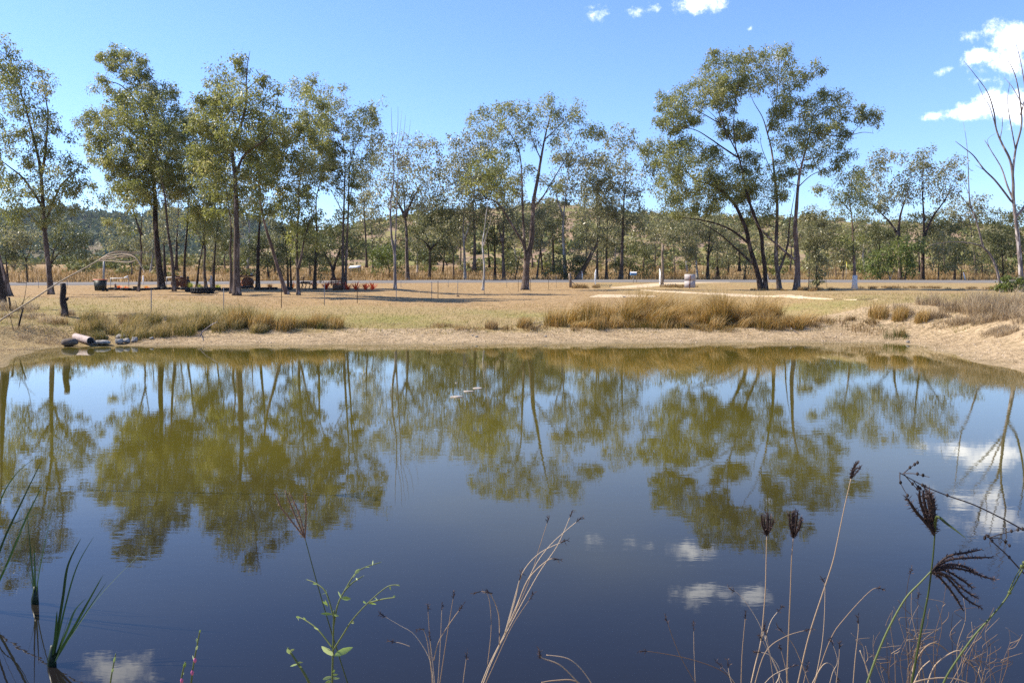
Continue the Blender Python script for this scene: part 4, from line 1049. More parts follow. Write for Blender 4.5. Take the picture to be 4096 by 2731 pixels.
# slender trees further back, closing the view of the hill
for q_, (px, D_, top, w_, lb) in enumerate([(1490, 138, 760, 45, 'slender pale tree far back, left of the dead twin'), (1670, 142, 800, 50, 'thin tree far back, right of the dead twin'), (1770, 136, 770, 55, 'slender tree far back between dead twin and white sapling'), (1840, 146, 830, 45, 'thin tree far back just left of the white sapling'), (2070, 138, 760, 50, 'slender tree far back close left of the central trunk'), (2170, 140, 790, 50, 'slender tree far back close right of the central trunk'),
        (2340, 138, 740, 50, 'slender tree far back above the leaning thick trunk'), (2460, 144, 860, 45, 'thin tree far back behind the mailbox'), (2570, 140, 850, 50, 'slender tree far back right of the mailbox'), (2620, 150, 880, 45, 'thin tree far back just left of the tall timber post'), (2750, 138, 830, 55, 'tall tree far back above the pale board'), (2910, 136, 850, 55, 'tree far back left of the big forked trunks'), (3160, 140, 850, 50, 'tree far back between the forked and pink trunks'),
        (3460, 136, 850, 50, 'tree far back right of the whitewashed trunk'), (3560, 142, 860, 50, 'tree far back behind the pale grey green shrub'), (3780, 140, 840, 55, 'tree far back left of the slender dead tree'), (3990, 144, 850, 60, 'tree far back behind the bare right edge tree'), (1100, 140, 880, 50, 'tree far back behind the leaning grove trunk'), (900, 144, 900, 45, 'tree far back left of the tall straight trunk'), (600, 142, 880, 50, 'tree far back left of the thick dark trunk')]):
    h_ = 1090 - top
    bt(D_, [[(px, 1088), (px + rng.normal(0, 5), 1088 - h_ * .35), (px + rng.normal(0, 8), 1088 - h_ * .65), (px + rng.normal(0, 10), top + 25)]], [(px + rng.normal(0, 12), top + h_ * .16, w_, h_ * .17), (px + rng.normal(0, 22), top + h_ * .38, w_ * .95, h_ * .13), (px + rng.normal(0, 25), top + h_ * .56, w_ * .7, h_ * .09)], lb, r=.18, bark=('bark', 'bark_pale', 'bark_dark')[q_ % 3], spacing=2.0, per=62, L=.42, W=.16, tintb=.08)

# low bush at the right, under the dead tree
bt(49, [[(4050, 1165), (4045, 1140)]], [(4050, 1130, 50, 36), (4020, 1145, 30, 22)], 'fresh green bush at the foot of the bare right edge tree', leaf='leaf_green', name='bush', r=.03, spacing=.5, per=80, L=.13, W=.06, twigr=.01)

# ------------------------------------------------------------------ grasses on land
def tuft_pts(cx, cy, spread, k):
    a = rng.uniform(0, 2 * math.pi, k); r_ = spread * np.sqrt(rng.random(k))
    return cx + r_ * np.cos(a), cy + r_ * np.sin(a)


def grass(mb, x, y, h, w, lean=.35, wind=(.15, -.05), tint=(0, 1), z=None, tintmean=None):
    k = len(x)
    z = terr(x, y) if z is None else z
    b = np.stack([x, y, z - .02], -1)
    h = np.broadcast_to(h, (k,))
    off = rng.normal(0, lean, (k, 2)) * h[:, None] + np.array(wind) * h[:, None]
    tip = b + np.stack([off[:, 0], off[:, 1], h * (1 - .25 * np.clip(np.hypot(off[:, 0], off[:, 1]) / h, 0, 1))], -1)
    bend = np.stack([-off[:, 0] * .22, -off[:, 1] * .22, h * .06], -1)
    if tintmean is None: ti = rng.uniform(tint[0], tint[1], k)
    else: ti = np.clip(rng.normal(tintmean, .17, k), 0, 1)
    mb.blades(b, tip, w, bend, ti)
    return mb


# lawn fringe along the far shore
k = 52000
x = rng.uniform(-26, 26, k); y = 30.5 + 17 * rng.random(k) ** 1.5
d = pond_d(x, y)
keep = (d > 2.2 + .5 * wob(x, y, .9)) & (rng.random(k) < .9 - .03 * d)
x, y = x[keep], y[keep]
greenish = np.clip(.62 - .42 * wob(x, y, .5) * 1.0 + .035 * (y - 33) - .1, 0, 1)
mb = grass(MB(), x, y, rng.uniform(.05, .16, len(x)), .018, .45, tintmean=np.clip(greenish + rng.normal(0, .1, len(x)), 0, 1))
tag(mb.build('lawn_grass', M['lawn']), 'short yellow green grass along the far shore', 'grass', None, 'stuff')

# litter of flattened straw on the pale banks
k = 30000
x = np.concatenate([rng.uniform(-19, 16, k), rng.uniform(12, 20, k // 2), rng.uniform(-19, -12, k // 2)]); y = np.concatenate([29 + 6 * rng.random(k), rng.uniform(18, 33, k // 2), rng.uniform(19, 31, k // 2)])
d = pond_d(x, y); keep = (d > .25) & (d < 5.5 + 3 * (x > 12)) & (rng.random(len(x)) < .3 + .7 * (wob(x, y, 1.1) > 0) + (x < -12) * .3)
x, y = x[keep], y[keep]
z = terr(x, y)
a = rng.uniform(0, 2 * math.pi, len(x)); ln_ = rng.uniform(.05, .30, len(x))
b = np.stack([x, y, z + .012], -1); tip = b + np.stack([np.cos(a) * ln_, np.sin(a) * ln_ * .8, rng.uniform(-.005, .04, len(x))], -1)
mb = MB().blades(b, tip, .014, np.stack([np.zeros(len(x)), np.zeros(len(x)), np.full(len(x), .012)], -1), rng.uniform(0, 1, len(x)))
tag(mb.build('straw_litter', M['greygrass']), 'flattened straw lying over the pale bank', 'litter', None, 'stuff')

# stones and clods on the right bank
k = 900
x = np.concatenate([rng.uniform(11, 20, k), rng.uniform(-18, 14, k // 2)]); y = np.concatenate([rng.uniform(18, 33, k), rng.uniform(29.5, 33, k // 2)])
d = pond_d(x, y); keep = (d > .1) & (d < 7)
x, y = x[keep], y[keep]; z = terr(x, y); s_ = rng.uniform(.012, .05, len(x))
octv = np.array([[1, 0, 0], [-1, 0, 0], [0, 1, 0], [0, -1, 0], [0, 0, 1], [0, 0, -1]], float); octf = np.array([[0, 2, 4], [2, 1, 4], [1, 3, 4], [3, 0, 4], [2, 0, 5], [1, 2, 5], [3, 1, 5], [0, 3, 5]])
V = np.stack([x, y, z], -1)[:, None, :] + octv[None] * s_[:, None, None] * rng.uniform(.6, 1.3, (len(x), 6, 1)) * np.array([1.2, 1, .7])
mb = MB().add(V.reshape(-1, 3), None, (np.arange(len(x))[:, None, None] * 6 + octf[None]).reshape(-1, 3))
M['clod'] = plain('pale_clod', (.50, .39, .28), .95, .1, .4, 20)
tag(mb.build('bank_gravel', M['clod']), 'small pale stones scattered on the banks', 'gravel', None, 'stuff')

# the long brown sedge bed right of centre, and the mixed bed on the left
def bed(segs, mat, name, label, h0, dens, tm, w=.016, wind=(.12, -.05), lean=.28):
    mb = MB()
    for (pa, pb, py, dep, hh, dn) in segs:
        A, B = gnd(pa, py), gnd(pb, py)
        nt_ = max(2, int(np.hypot(*(B - A)[:2]) * 2.6))
        for i in range(nt_):
            t = (i + rng.random()) / nt_
            c_ = A[:2] * (1 - t) + B[:2] * t + np.array([0, rng.uniform(0, dep)])
            k = int(dens * dn * rng.uniform(.6, 1.3))
            x, y = tuft_pts(c_[0], c_[1], rng.uniform(.22, .45), k)
            hq = hh * h0 * rng.choice([.45, .65, .85, 1.0, 1.15, 1.3])
            ln2 = lean * rng.uniform(.7, 1.8)
            hs = hq * rng.uniform(.45, 1.05, k)
            q_ = rng.normal(0, .12)
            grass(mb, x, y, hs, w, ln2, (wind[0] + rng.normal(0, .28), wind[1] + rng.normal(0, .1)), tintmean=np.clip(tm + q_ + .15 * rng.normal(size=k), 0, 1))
    return tag(mb.build(name, mat), label, 'grass', None, 'stuff')


bed([(2290, 2450, 1306, 1.3, .85, 1), (2400, 3200, 1308, 1.9, 1.0, 1.1), (2560, 3150, 1298, 1.8, 1.05, 1.1), (3160, 3240, 1312, .8, .6, 1), (2290, 3230, 1314, .5, .4, .7)], M['sedge'], 'sedge_bed', 'long bed of rusty brown sedge on the far shore right of centre', 1.4, 270, .66)
bed([(230, 760, 1345, 2.2, .62, 1.2), (500, 1010, 1318, 1.6, .8, 1.1), (340, 660, 1362, .9, .5, 1.1), (760, 1120, 1330, 1.0, .45, .9), (700, 1340, 1318, 1.3, .5, 1.1), (900, 1300, 1312, 1.0, .6, .9)], M['sedge_green'], 'shore_sedge', 'tangled green and straw sedge above the stones on the left shore', 1.0, 250, .58)
bed([(300, 1250, 1322, 1.5, .45, .7), (1700, 2350, 1322, 1.2, .35, .6), (3260, 3560, 1322, 1.6, .42, .9), (3500, 3640, 1345, .8, .4, .8), (230, 500, 1300, 1.5, .6, .8)], M['drygrass'], 'straw_grass', 'thin straw coloured grass along the top of the far bank', .8, 120, .55)
bed([(3640, 4150, 1290, 2.5, .55, 1), (3780, 4150, 1255, 2.5, .85, 1.4), (3900, 4200, 1240, 2.0, 1.0, 1.5), (3960, 4200, 1280, 2.0, .8, 1.2), (3990, 4180, 1330, 1.5, .4, .8)], M['greygrass'], 'bleached_grass', 'bleached dead grass on top of the right bank', .85, 170, .6, lean=.4)
bed([(-120, 230, 1290, 2.5, .4, 1.2), (-120, 120, 1250, 2.0, .6, 1), (-150, 250, 1340, 2.5, .2, 1.4), (-150, 250, 1375, 2.0, .14, 1.4), (-150, 150, 1410, 2.0, .10, 1.2)], M['greygrass'], 'bleached_grass', 'bleached dead grass on the left bank by the leaning stick', .8, 150, .55, lean=.45)

# single tussocks that stand apart
TUS = [(945, 1310, .95, 'tall brown tussock below the tall straight eucalyptus'), (1040, 1312, .85, 'brown tussock just right of the tallest tussock on the left shore'), (1155, 1315, .7, 'brown tussock below the leaning eucalyptus'), (1270, 1312, .72, 'last dense brown tussock of the left shore, below the red implement'),
       (1330, 1312, .6, 'short leaning tussock at the right end of the left shore row'), (2215, 1305, .9, 'upright brown tussock just left of the long sedge bed'), (2100, 1312, .55, 'thin brown tussock below the central eucalyptus'), (1970, 1312, .4, 'small straw tussock left of centre below the white sapling'),
       (3505, 1275, .75, 'golden tussock standing alone right of the sedge bed'), (3590, 1285, .6, 'low golden tussock beside the right bank'), (3690, 1278, .5, 'dark dry clump at the left end of the bleached grass')]
for px, py, h_, lb in TUS:
    c_ = gnd(px, py)
    mb = MB(); k = 420
    for q_ in range(2):
        x, y = tuft_pts(c_[0] + rng.normal(0, .12), c_[1] + rng.normal(0, .12), .32 * h_ + .1, k // 2)
        grass(mb, x, y, h_ * rng.uniform(.45, 1.1, k // 2), .016, .22, (.10, -.04), tintmean=np.clip(.66 + rng.normal(0, .2, k // 2), 0, 1))
    o = mb.build('tussock', M['sedge' if h_ > .45 else 'drygrass'], origin=c_)
    tag(o, lb, 'tussock', 'tussocks along the far shore')
# thin reeds at the waterline on the right of the far shore
mb = MB(); c_ = gnd(3580, 1352)
x, y = tuft_pts(c_[0], c_[1] - .1, .5, 160)
grass(mb, x, y, rng.uniform(.2, .5, 160), .012, .12, (.02, 0), tintmean=np.full(160, .15), z=np.maximum(terr(x, y), -.1))
tag(mb.build('tussock', M['sedge_green'], origin=c_), 'fresh green rushes at the waterline below the golden tussock', 'tussock', 'tussocks along the far shore')

# tall dry grass beyond the road
k = 60000
x = rng.uniform(-105, 105, k); y = road_y(x) + 6 + 60 * rng.random(k) ** 1.7
patchy = wob(x, y, .16) + .6 * wob(x, y, .5)
keep = (patchy + rng.normal(0, .5, k) > -.45)
x, y, patchy = x[keep], y[keep], patchy[keep]
h_ = (1.05 + .45 * patchy) * rng.uniform(.5, 1.15, len(x)) * np.where(y - road_y(x) < 9, .75, 1)
mb = grass(MB(), x, y, np.clip(h_, .25, 1.9), .05, .25, tintmean=np.clip(.50 + .2 * wob(x, y, .3) + rng.normal(0, .12, len(x)), 0, 1))
tag(mb.build('roadside_grass', M['drygrass']), 'tall dry brown grass lining the far side of the road', 'grass', None, 'stuff')

# low weeds in the yard: fringe along the old fence line on the right and around trunks
mb = MB()
for px0, px1, py, hh, nT in ((3440, 3760, 1152, .3, 26), (3200, 3330, 1162, .45, 16), (3010, 3150, 1160, .22, 12), (2290, 2350, 1152, .5, 10), (2370, 2400, 1150, .4, 5), (2640, 2790, 1148, .35, 16), (3760, 3990, 1156, .28, 14)):
    for i in range(nT):
        c_ = gnd(rng.uniform(px0, px1), py + rng.normal(0, 1.5)); k = 60
        x, y = tuft_pts(c_[0], c_[1], .35, k)
        grass(mb, x, y, hh * rng.uniform(.4, 1.3, k), .03, .4, tintmean=np.clip(rng.normal(.45, .2, k), 0, 1))
tag(mb.build('yard_weeds', M['drygrass']), 'dry weeds around trunks, gates and old fence line', 'weeds', None, 'stuff')

# fallen leaves and bark around the grove
k = 6500
x = rng.uniform(-36, 34, k); y = rng.uniform(46, 98, k); z = terr(x, y)
a = rng.uniform(0, 6.3, k)
mb = MB().leaves(np.stack([x, y, z + .012], -1), np.stack([np.cos(a), np.sin(a), rng.uniform(-.1, .35, k)], -1), np.stack([rng.normal(0, .3, k), rng.normal(0, .3, k), np.ones(k)], -1), rng.uniform(.06, .26, k), .05, rng.uniform(0, 1, k))
tag(mb.build('fallen_leaves', M['greygrass']), 'pale fallen leaves and bark scattered over the yard', 'leaf litter', None, 'stuff')

# ------------------------------------------------------------------ shore objects on the left
def rock(px0, px1, py0, py1, label, seed, D=None, mat=None):
    c_ = gnd((px0 + px1) / 2, py1 - 3, 20)
    s = mpx(c_[1]); w = (px1 - px0) * s; h = (py1 - py0) * s
    r_ = np.random.default_rng(seed)
    la, lo = 6, 9
    V = []
    for i in range(la + 1):
        for j in range(lo):
            t, p_ = math.pi * i / la, 2 * math.pi * j / lo
            V.append([math.sin(t) * math.cos(p_), math.sin(t) * math.sin(p_), math.cos(t)])
    V = np.array(V); k = r_.normal(size=(7, 3)); ph = r_.uniform(0, 6, 7)
    f_ = 1 + sum(.085 * np.sin(V @ k[i] * 2.2 + ph[i]) for i in range(7))
    V = np.sign(V) * np.abs(V) ** .8 * f_[:, None] * np.array([w / 2, w * .36, h * .5])
    V[:, 2] = np.where(V[:, 2] > 0, V[:, 2] * .95, V[:, 2] * .6)
    pos = np.array([c_[0], c_[1], max(c_[2], 0) + h * .34])
    i = np.arange(la)[:, None] * lo; j = np.arange(lo)[None, :]; j2 = (j + 1) % lo
    o = MB().add(V + pos, np.stack([i + j, i + lo + j, i + lo + j2, i + j2], -1).reshape(-1, 4)).build('shore_rock', mat or M['rock'], origin=pos)
    return tag(o, label, 'rock', 'rocks on the left shore')


m, n, out = newmat('grey_field_stone')
f = noise(n, 6, 6, .65); f2 = noise(n, 30, 4, .6)
principled(n, out, rampnode(n, f, [(.3, (.07, .064, .058)), (.5, (.22, .20, .18)), (.7, (.46, .43, .39))]), .9, .2, bump(n, math_(n, 'ADD', f, math_(n, 'MULTIPLY', f2, .3)), .05, 1))
M['rock'] = m
rock(244, 314, 1358, 1395, 'dark brown boulder left of the drain pipe at the water edge', 1, mat=plain('brown_stone', (.16, .125, .10), .9, .2, .45, 5, bmp=.03))
rock(376, 446, 1361, 1384, 'long pale flat rock just right of the drain pipe', 2)
rock(458, 495, 1353, 1380, 'pale rock at the water edge, middle of the right hand pile', 3)
rock(488, 524, 1350, 1376, 'grey rock touching the middle of the pile on its right', 4)
rock(462, 515, 1336, 1360, 'grey rock lying on top of the pile by the water', 5)
rock(526, 553, 1343, 1372, 'upright pointed rock at the right end of the pile', 6)
rock(410, 432, 1346, 1358, 'small rock in the grass above the long pale rock', 7)
rock(596, 614, 1349, 1360, 'small dark stone alone right of the rock pile', 8)
rock(1898, 1912, 1346, 1352, 'dark clod on the bank, right of two below the white sapling', 9, mat=M['rock'])
rock(1884, 1893, 1343, 1348, 'dark clod on the bank, left of two below the white sapling', 10)
rock(3625, 3640, 1363, 1376, 'small brown block at the waterline where the right bank starts', 11)
rock(2176, 2188, 1346, 1352, 'lone dark clod on the bank below the tussock beside the sedge', 12)

M['concrete'] = plain('pinkish_concrete', (.42, .33, .30), .8, .2, .35, 10)
M['black'] = plain('black_rubber', (.018, .018, .020), .75, .3, .4, 10)
M['steel'] = plain('galvanised_steel', (.27, .26, .25), .5, .5, .25, 6)
M['rust'] = plain('rusted_iron', (.16, .062, .032), .85, .3, .6, 7, c2=(.055, .026, .018))
M['rustpost'] = plain('rusty_post', (.10, .055, .038), .85, .3, .5, 9)
M['wood'] = barkmat('weathered_post_wood', (.09, .065, .05), (.22, .17, .13), (.38, .31, .25), 4)
M['burnt'] = barkmat('charred_wood', (.012, .010, .010), (.035, .026, .024), (.12, .09, .075), 4)
M['white'] = plain('white_paint', (.78, .77, .75), .6, .3, .12, 6)
# pipe: axis runs from the grass out over the water
p0 = at(322, 1352, 29.9); p1 = at(362, 1363, 29.2)
ax = p1 - p0; ax /= np.linalg.norm(ax)
root = empty('drain_pipe', (p1[0], p1[1], tz(p1[0], p1[1])), 'short pinkish drain pipe poking out over the water between the rocks', 'pipe')
mb = MB(); R_ = .13
prof = [p0 - ax * .5, p0, p1]
mb.tube(prof, R_, 18, cap=False)
mb.build('pipe_wall', M['concrete'], root, smooth=True)
mb = MB(); mb.tube([p1 + ax * .002, p1 - ax * .6], [R_ * .9, R_ * .9], 18, cap=True)  # solid black plug paints the shade inside the pipe mouth
mb.build('pipe_mouth_shade', M['black'], root, smooth=True)
a1 = np.cross(ax, [0, 0, 1]); a1 /= np.linalg.norm(a1); a2 = np.cross(a1, ax)
ang = np.arange(18) * 2 * math.pi / 18
ro = p1 + R_ * (np.cos(ang)[:, None] * a1 + np.sin(ang)[:, None] * a2); ri = p1 + R_ * .9 * (np.cos(ang)[:, None] * a1 + np.sin(ang)[:, None] * a2) + ax * .003
j = np.arange(18); mb = MB().add(np.vstack([ro, ri]), np.stack([j, (j + 1) % 18, 18 + (j + 1) % 18, 18 + j], -1)); mb.build('pipe_rim', M['concrete'], root)

# charred post on the bank
base = gnd(258, 1266)
D_ = base[1]; s = mpx(D_)
root = empty('fence_post', base, 'thick charred post stump standing on the left bank', 'post')
top = at(250, 1134, D_)
ln = np.linspace(0, 1, 9)[:, None]
P_ = base * (1 - ln) + top * ln + np.array([.03, 0, 0]) * np.sin(ln * 9)
MB().tube(P_, 12 * s * np.array([1.25, 1.1, 1.02, 1.05, .95, .92, .95, .88, .86]), 11).build('shaft', M['burnt'], root, smooth=True)
MB().tube([P_[4] + [.08, 0, 0], P_[4] + [.2, -.02, .05], P_[4] + [.24, -.02, .11]], [.07, .055, .02], 7).build('knot', M['burnt'], root, smooth=True)
MB().lathe(top - [0, 0, .0], [(12 * s * .86, -.005), (12 * s * .6, .02), (0.001, .03)], 11).build('weathered_top', M['wood'], root)
base = gnd(70, 1310); top = at(93, 1230, base[1])
tag(MB().tube([base - [0, 0, .1], (base + top) / 2 + [.01, 0, 0], top], [.035, .03, .026], 7).build('leaning_stick', M['burnt'], None, True, origin=base), 'short black stick leaning right on the left bank', 'stick')
base = gnd(40, 1246); top = at(36, 1190, base[1])
tag(MB().tube([base - [0, 0, .1], (base + top) / 2 + [.015, 0, 0], top, at(28, 1188, base[1])], [.05, .045, .04, .02], 7).build('fence_post', M['bark_dark'], None, True, origin=base), 'thin crooked dark post near the left edge', 'post')


def twigs(name, base, lines, mat, label, cat, r=.008):
    root = empty(name, base, label, cat)
    for pts in lines:
        W3 = catmull(np.array([at(*p_) for p_ in pts]), 4, False)
        if abs(pts[0][2] - base[1]) < .6 and pts[0] == lines[0][0]: W3[0] = base
        MB().tube(W3, np.linspace(r, r * .4, len(W3)), 5).build('twig', mat, root, smooth=True)
    return root


B_ = gnd(52, 1320)
twigs('bare_shrub', B_, [[(52, 1320, B_[1]), (42, 1270, B_[1]), (22, 1235, B_[1]), (5, 1215, B_[1] + .2)], [(84, 1240, B_[1]), (100, 1180, B_[1]), (106, 1120, B_[1] + .1), (102, 1080, B_[1])], [(72, 1250, B_[1]), (90, 1210, B_[1]), (126, 1178, B_[1] - .2)], [(104, 1132, B_[1]), (66, 1130, B_[1]), (84, 1126, B_[1])], [(70, 1245, B_[1]), (64, 1210, B_[1]), (58, 1200, B_[1])]], M['bark'], 'bare twiggy shrub beside the short black stick', 'shrub', .012)

# ------------------------------------------------------------------ wheelie bin
c_ = onD(402, 66); c_[2] -= .02
root = empty('wheelie_bin', c_, 'dark green wheelie bin with orange lid beside the tyre border', 'bin')
s = mpx(66)
M['bin'] = plain('dark_green_plastic', (.022, .026, .02), .5, .4, .3, 4)
M['lid'] = plain('orange_lid', (.55, .17, .05), .5, .4, .25, 3, c2=(.40, .06, .04))
w_, h_ = .86, .93
MB().box(c_ + [0, 0, .06 + h_ * .43], (w_ * .80, .58, h_ * .86), taper=1.14, rz=.15).build('body', M['bin'], root)
MB().box(c_ + [0, 0, h_ * .93], (w_ * 1.06, .68, .035), rz=.15).build('rim', M['bin'], root)
MB().box(c_ + [0, 0, h_ * .98], (w_ * 1.1, .70, .07), rz=.15, taper=.86).build('lid', M['lid'], root)
MB().tube([c_ + [w_ * .56, -.25, h_ * .9], c_ + [w_ * .62, 0, h_ * .92], c_ + [w_ * .56, .3, h_ * .9]], .02, 6).build('handle', M['bin'], root)
for sy in (-.3, .3):
    MB().lathe(c_ + [w_ * .42, sy, .11], [(.001, -.03), (.11, -.03), (.12, -.015), (.12, .015), (.11, .03), (.001, .03)], 14, 'y').build('wheel', M['black'], root)

# ------------------------------------------------------------------ tyres
def tyre(x, y, R_, h_, label, tread=0, z=None, group='tyres edging the garden'):
    z = tz(x, y) if z is None else z
    c = np.array([x, y, z])
    root = empty('tyre', c, label, 'tyre', group)
    hb = h_ * .12
    prof = [(R_ * .62, .01), (R_ * .66, h_ * .04), (R_ * .9, 0), (R_ * .98, hb), (R_, h_ * .3), (R_, h_ * .7), (R_ * .98, h_ - hb), (R_ * .9, h_), (R_ * .66, h_ * .97), (R_ * .6, h_ * .9), (R_ * .62, .01)]
    MB().lathe(c, prof, 22).build('casing', M['black'], root, smooth=True)
    if tread:
        mb = MB()
        for k in range(tread):
            a = 2 * math.pi * k / tread
            for q_ in (0, 1):
                mb.box(c + [R_ * 1.01 * math.cos(a + q_ * .1), R_ * 1.01 * math.sin(a + q_ * .1), h_ * (.28 + .44 * q_)], (.06, .07, h_ * .5), rz=a, rx=.5 if q_ else -.5)
        mb.build('tread', M['black'], root)
    return root


TY = [(448, 67.6), (472, 67.5), (497, 67.4), (514, 67.4), (540, 67.5), (572, 67.7), (597, 67.9), (628, 68.1), (657, 68.2), (682, 68.3), (712, 68.2), (735, 67.6), (868, 67.8), (902, 67.6), (1032, 67.9), (1062, 68.0), (1095, 68.0), (1152, 67.8), (978, 69.6), (1000, 70.2)]
WH = ['first flat tyre of the border, nearest the wheelie bin', 'second flat tyre of the border from the wheelie bin', 'third flat tyre of the border, in front of yellow red plants', 'fourth flat tyre from the wheelie bin, narrow gap to the third', 'flat border tyre touching the slender trunk right of the bin on its left',
      'flat border tyre just right of the slender trunk beside the bin', 'flat border tyre in front of the thick dark trunk, left one', 'flat border tyre directly below the thick dark trunk', 'flat border tyre just right of the thick dark trunk', 'flat border tyre just left of the slanting grey trunk',
      'flat border tyre just right of the slanting grey trunk', 'flat border tyre left of the small tractor tyre', 'flat tyre just right of the big tractor tyre', 'flat tyre left of the slim grey trunk near the tall straight tree', 'left of three flat tyres below the orange plants', 'middle of three flat tyres below the orange plants', 'right of three flat tyres below the orange plants', 'flat tyre behind the foot of the leaning eucalyptus', 'dark flat tyre under the rusty engine, left one', 'dark flat tyre under the rusty engine, right one']
for (px, D_), lb in zip(TY, WH):
    p_ = onD(px, D_)
    tyre(p_[0], D_, .30 + .02 * math.sin(px), .2, lb)
p_ = onD(768, 65.5); tyre(p_[0], 65.5, .5, .32, 'small tractor tyre lying behind the biggest tyre', 18, group='tractor tyres')
p_ = onD(809, 62.0); tyre(p_[0], 62.0, .78, .47, 'biggest tractor tyre lying flat in front of the grove', 22, group='tractor tyres')

# ------------------------------------------------------------------ bromeliads and garden plants
M['brom_red'] = leafmat('red_bromeliad', [(0, (.34, .02, .014)), (.5, (.66, .075, .035)), (1, (.78, .22, .09))], .25, .5, .3)
M['brom_or'] = leafmat('orange_bromeliad', [(0, (.60, .10, .03)), (.5, (.78, .20, .06)), (1, (.74, .45, .10))], .25, .5, .3)
M['brom_gr'] = leafmat('yellow_green_bromeliad', [(0, (.12, .17, .03)), (.5, (.27, .30, .06)), (1, (.42, .38, .12))], .25, .5, .3)


def brom(px, D_, h_, mat, label, nl=26, sp=.5):
    c = onD(px, D_)
    root = empty('bromeliad', c, label, 'bromeliad', 'bromeliads in the garden')
    for k in range(nl):
        a = k * 2.399 + rng.normal(0, .15); el = rng.uniform(.55, 1.35)
        L_ = h_ * rng.uniform(.7, 1.1)
        d_ = np.array([math.cos(a) * math.cos(el), math.sin(a) * math.cos(el), math.sin(el)])
        sd_ = np.array([-math.sin(a), math.cos(a), 0]) * .036
        b_ = c + np.array([math.cos(a), math.sin(a), 0]) * .05
        m1 = b_ + d_ * L_ * .55; t_ = b_ + d_ * L_ + np.array([math.cos(a), math.sin(a), -.25]) * L_ * .12 * sp
        v = [b_ - sd_, b_ + sd_, m1 + sd_, m1 - sd_, t_]
        MB().add(v, [[0, 1, 2, 3]], [[3, 2, 4]], tint=float(np.clip(rng.normal(.5, .25), 0, 1))).build('leaf', M[mat], root)
    return root


for a_ in [(477, 68.3, .40, 'brom_or', 'small orange bromeliad nearest the wheelie bin'), (503, 68.3, .36, 'brom_or', 'small yellow and red bromeliad second from the wheelie bin'), (587, 68.8, .34, 'brom_or', 'small orange bromeliad between the slender and the thick dark trunks'),
           (657, 69.4, .34, 'brom_gr', 'small yellow green bromeliad at the foot of the thick dark trunk'), (762, 70, .6, 'brom_gr', 'green spiky bromeliad in front of the dark statue'), (800, 68.4, .5, 'brom_gr', 'yellow green bromeliad growing behind the big tractor tyre'), (871, 69, .5, 'brom_gr', 'green spiky bromeliad right of the big tractor tyre'),
           (936, 71.5, .8, 'brom_or', 'orange red bromeliad peeking out left of the tall straight trunk'), (960, 71.5, .75, 'brom_or', 'orange red bromeliad between the tall straight trunk and the rusty engine'), (1080, 71, .45, 'brom_or', 'low orange bromeliad behind three flat tyres'), (1168, 71.3, .8, 'brom_or', 'orange bromeliad behind the leaning eucalyptus foot'), (1258, 71, .7, 'brom_red', 'red bromeliad behind the dark slim trunk left of the red implement'),
           (1305, 69, .85, 'brom_red', 'red bromeliad left of the red slatted implement'), (1345, 70.2, .95, 'brom_red', 'tall red bromeliad behind the red slatted implement'), (1390, 68.3, .75, 'brom_red', 'red bromeliad at the foot of the twin trunked eucalyptus'), (1424, 67.6, .78, 'brom_red', 'red spiky bromeliad standing alone right of the twin trunks'), (1462, 67.4, .72, 'brom_red', 'red bromeliad left of the last pair on the right'), (1489, 67.3, .75, 'brom_red', 'rightmost red bromeliad of the garden')]:
    brom(*a_)

# ------------------------------------------------------------------ garden relics
c = onD(988, 71); root = empty('rusty_engine', c, 'rusty stationary engine with round tank behind the tall straight trunk', 'engine')
MB().lathe(c + [0, .25, .48], [(.001, -.45), (.36, -.45), (.42, -.38), (.42, .38), (.36, .45), (.001, .45)], 20, 'y').build('tank', M['rust'], root, smooth=False)
MB().box(c + [-.05, 0, .98], (1.15, .5, .12), ry=-.06).build('frame', M['rust'], root)
MB().tube([c + [-.5, -.1, 1.02], c + [-.3, -.1, 1.18], c + [-.42, -.1, 1.42], c + [-.52, -.1, 1.5]], [.05, .06, .05, .04], 7).build('lever', M['rust'], root)
MB().tube([c + [-.2, .1, 1.02], c + [.1, .1, 1.2], c + [-.1, .1, 1.34]], .05, 7).build('manifold', M['rust'], root)
MB().lathe(c + [.42, 0, 1.02], [(.001, 0), (.09, 0), (.1, .1), (.07, .2), (.001, .24)], 12).build('cap', M['steel'], root, smooth=True)
for sx in (-.36, .36):
    MB().box(c + [sx, 0, .1], (.1, .8, .2)).build('skid', M['rust'], root)

c = onD(724, 70.5); root = empty('rusty_cart', c, 'rusty old cart with two round iron wheels behind the slanting grey trunk', 'cart')
for sx in (-.36, .34):
    w = MB().lathe(c + [sx, -.28, .36], [(.001, -.03), (.10, -.05), (.10, -.03), (.30, -.03), (.36, -.05), (.38, 0), (.36, .05), (.30, .03), (.001, .03)], 18, 'y').build('wheel', M['rust'], root)
MB().box(c + [-.05, 0, .78], (1.15, .6, .08), ry=.12).build('bed', M['rust'], root)
MB().tube([c + [.5, -.1, .8], c + [.15, -.1, .86], c + [-.35, -.1, .98], c + [-.62, -.1, 1.18]], [.05, .06, .07, .09], 8).build('seat_rail', M['rust'], root, smooth=True)
MB().tube([c + [-.36, -.3, .36], c + [-.2, -.2, .78]], .04, 6).build('stay', M['rust'], root)

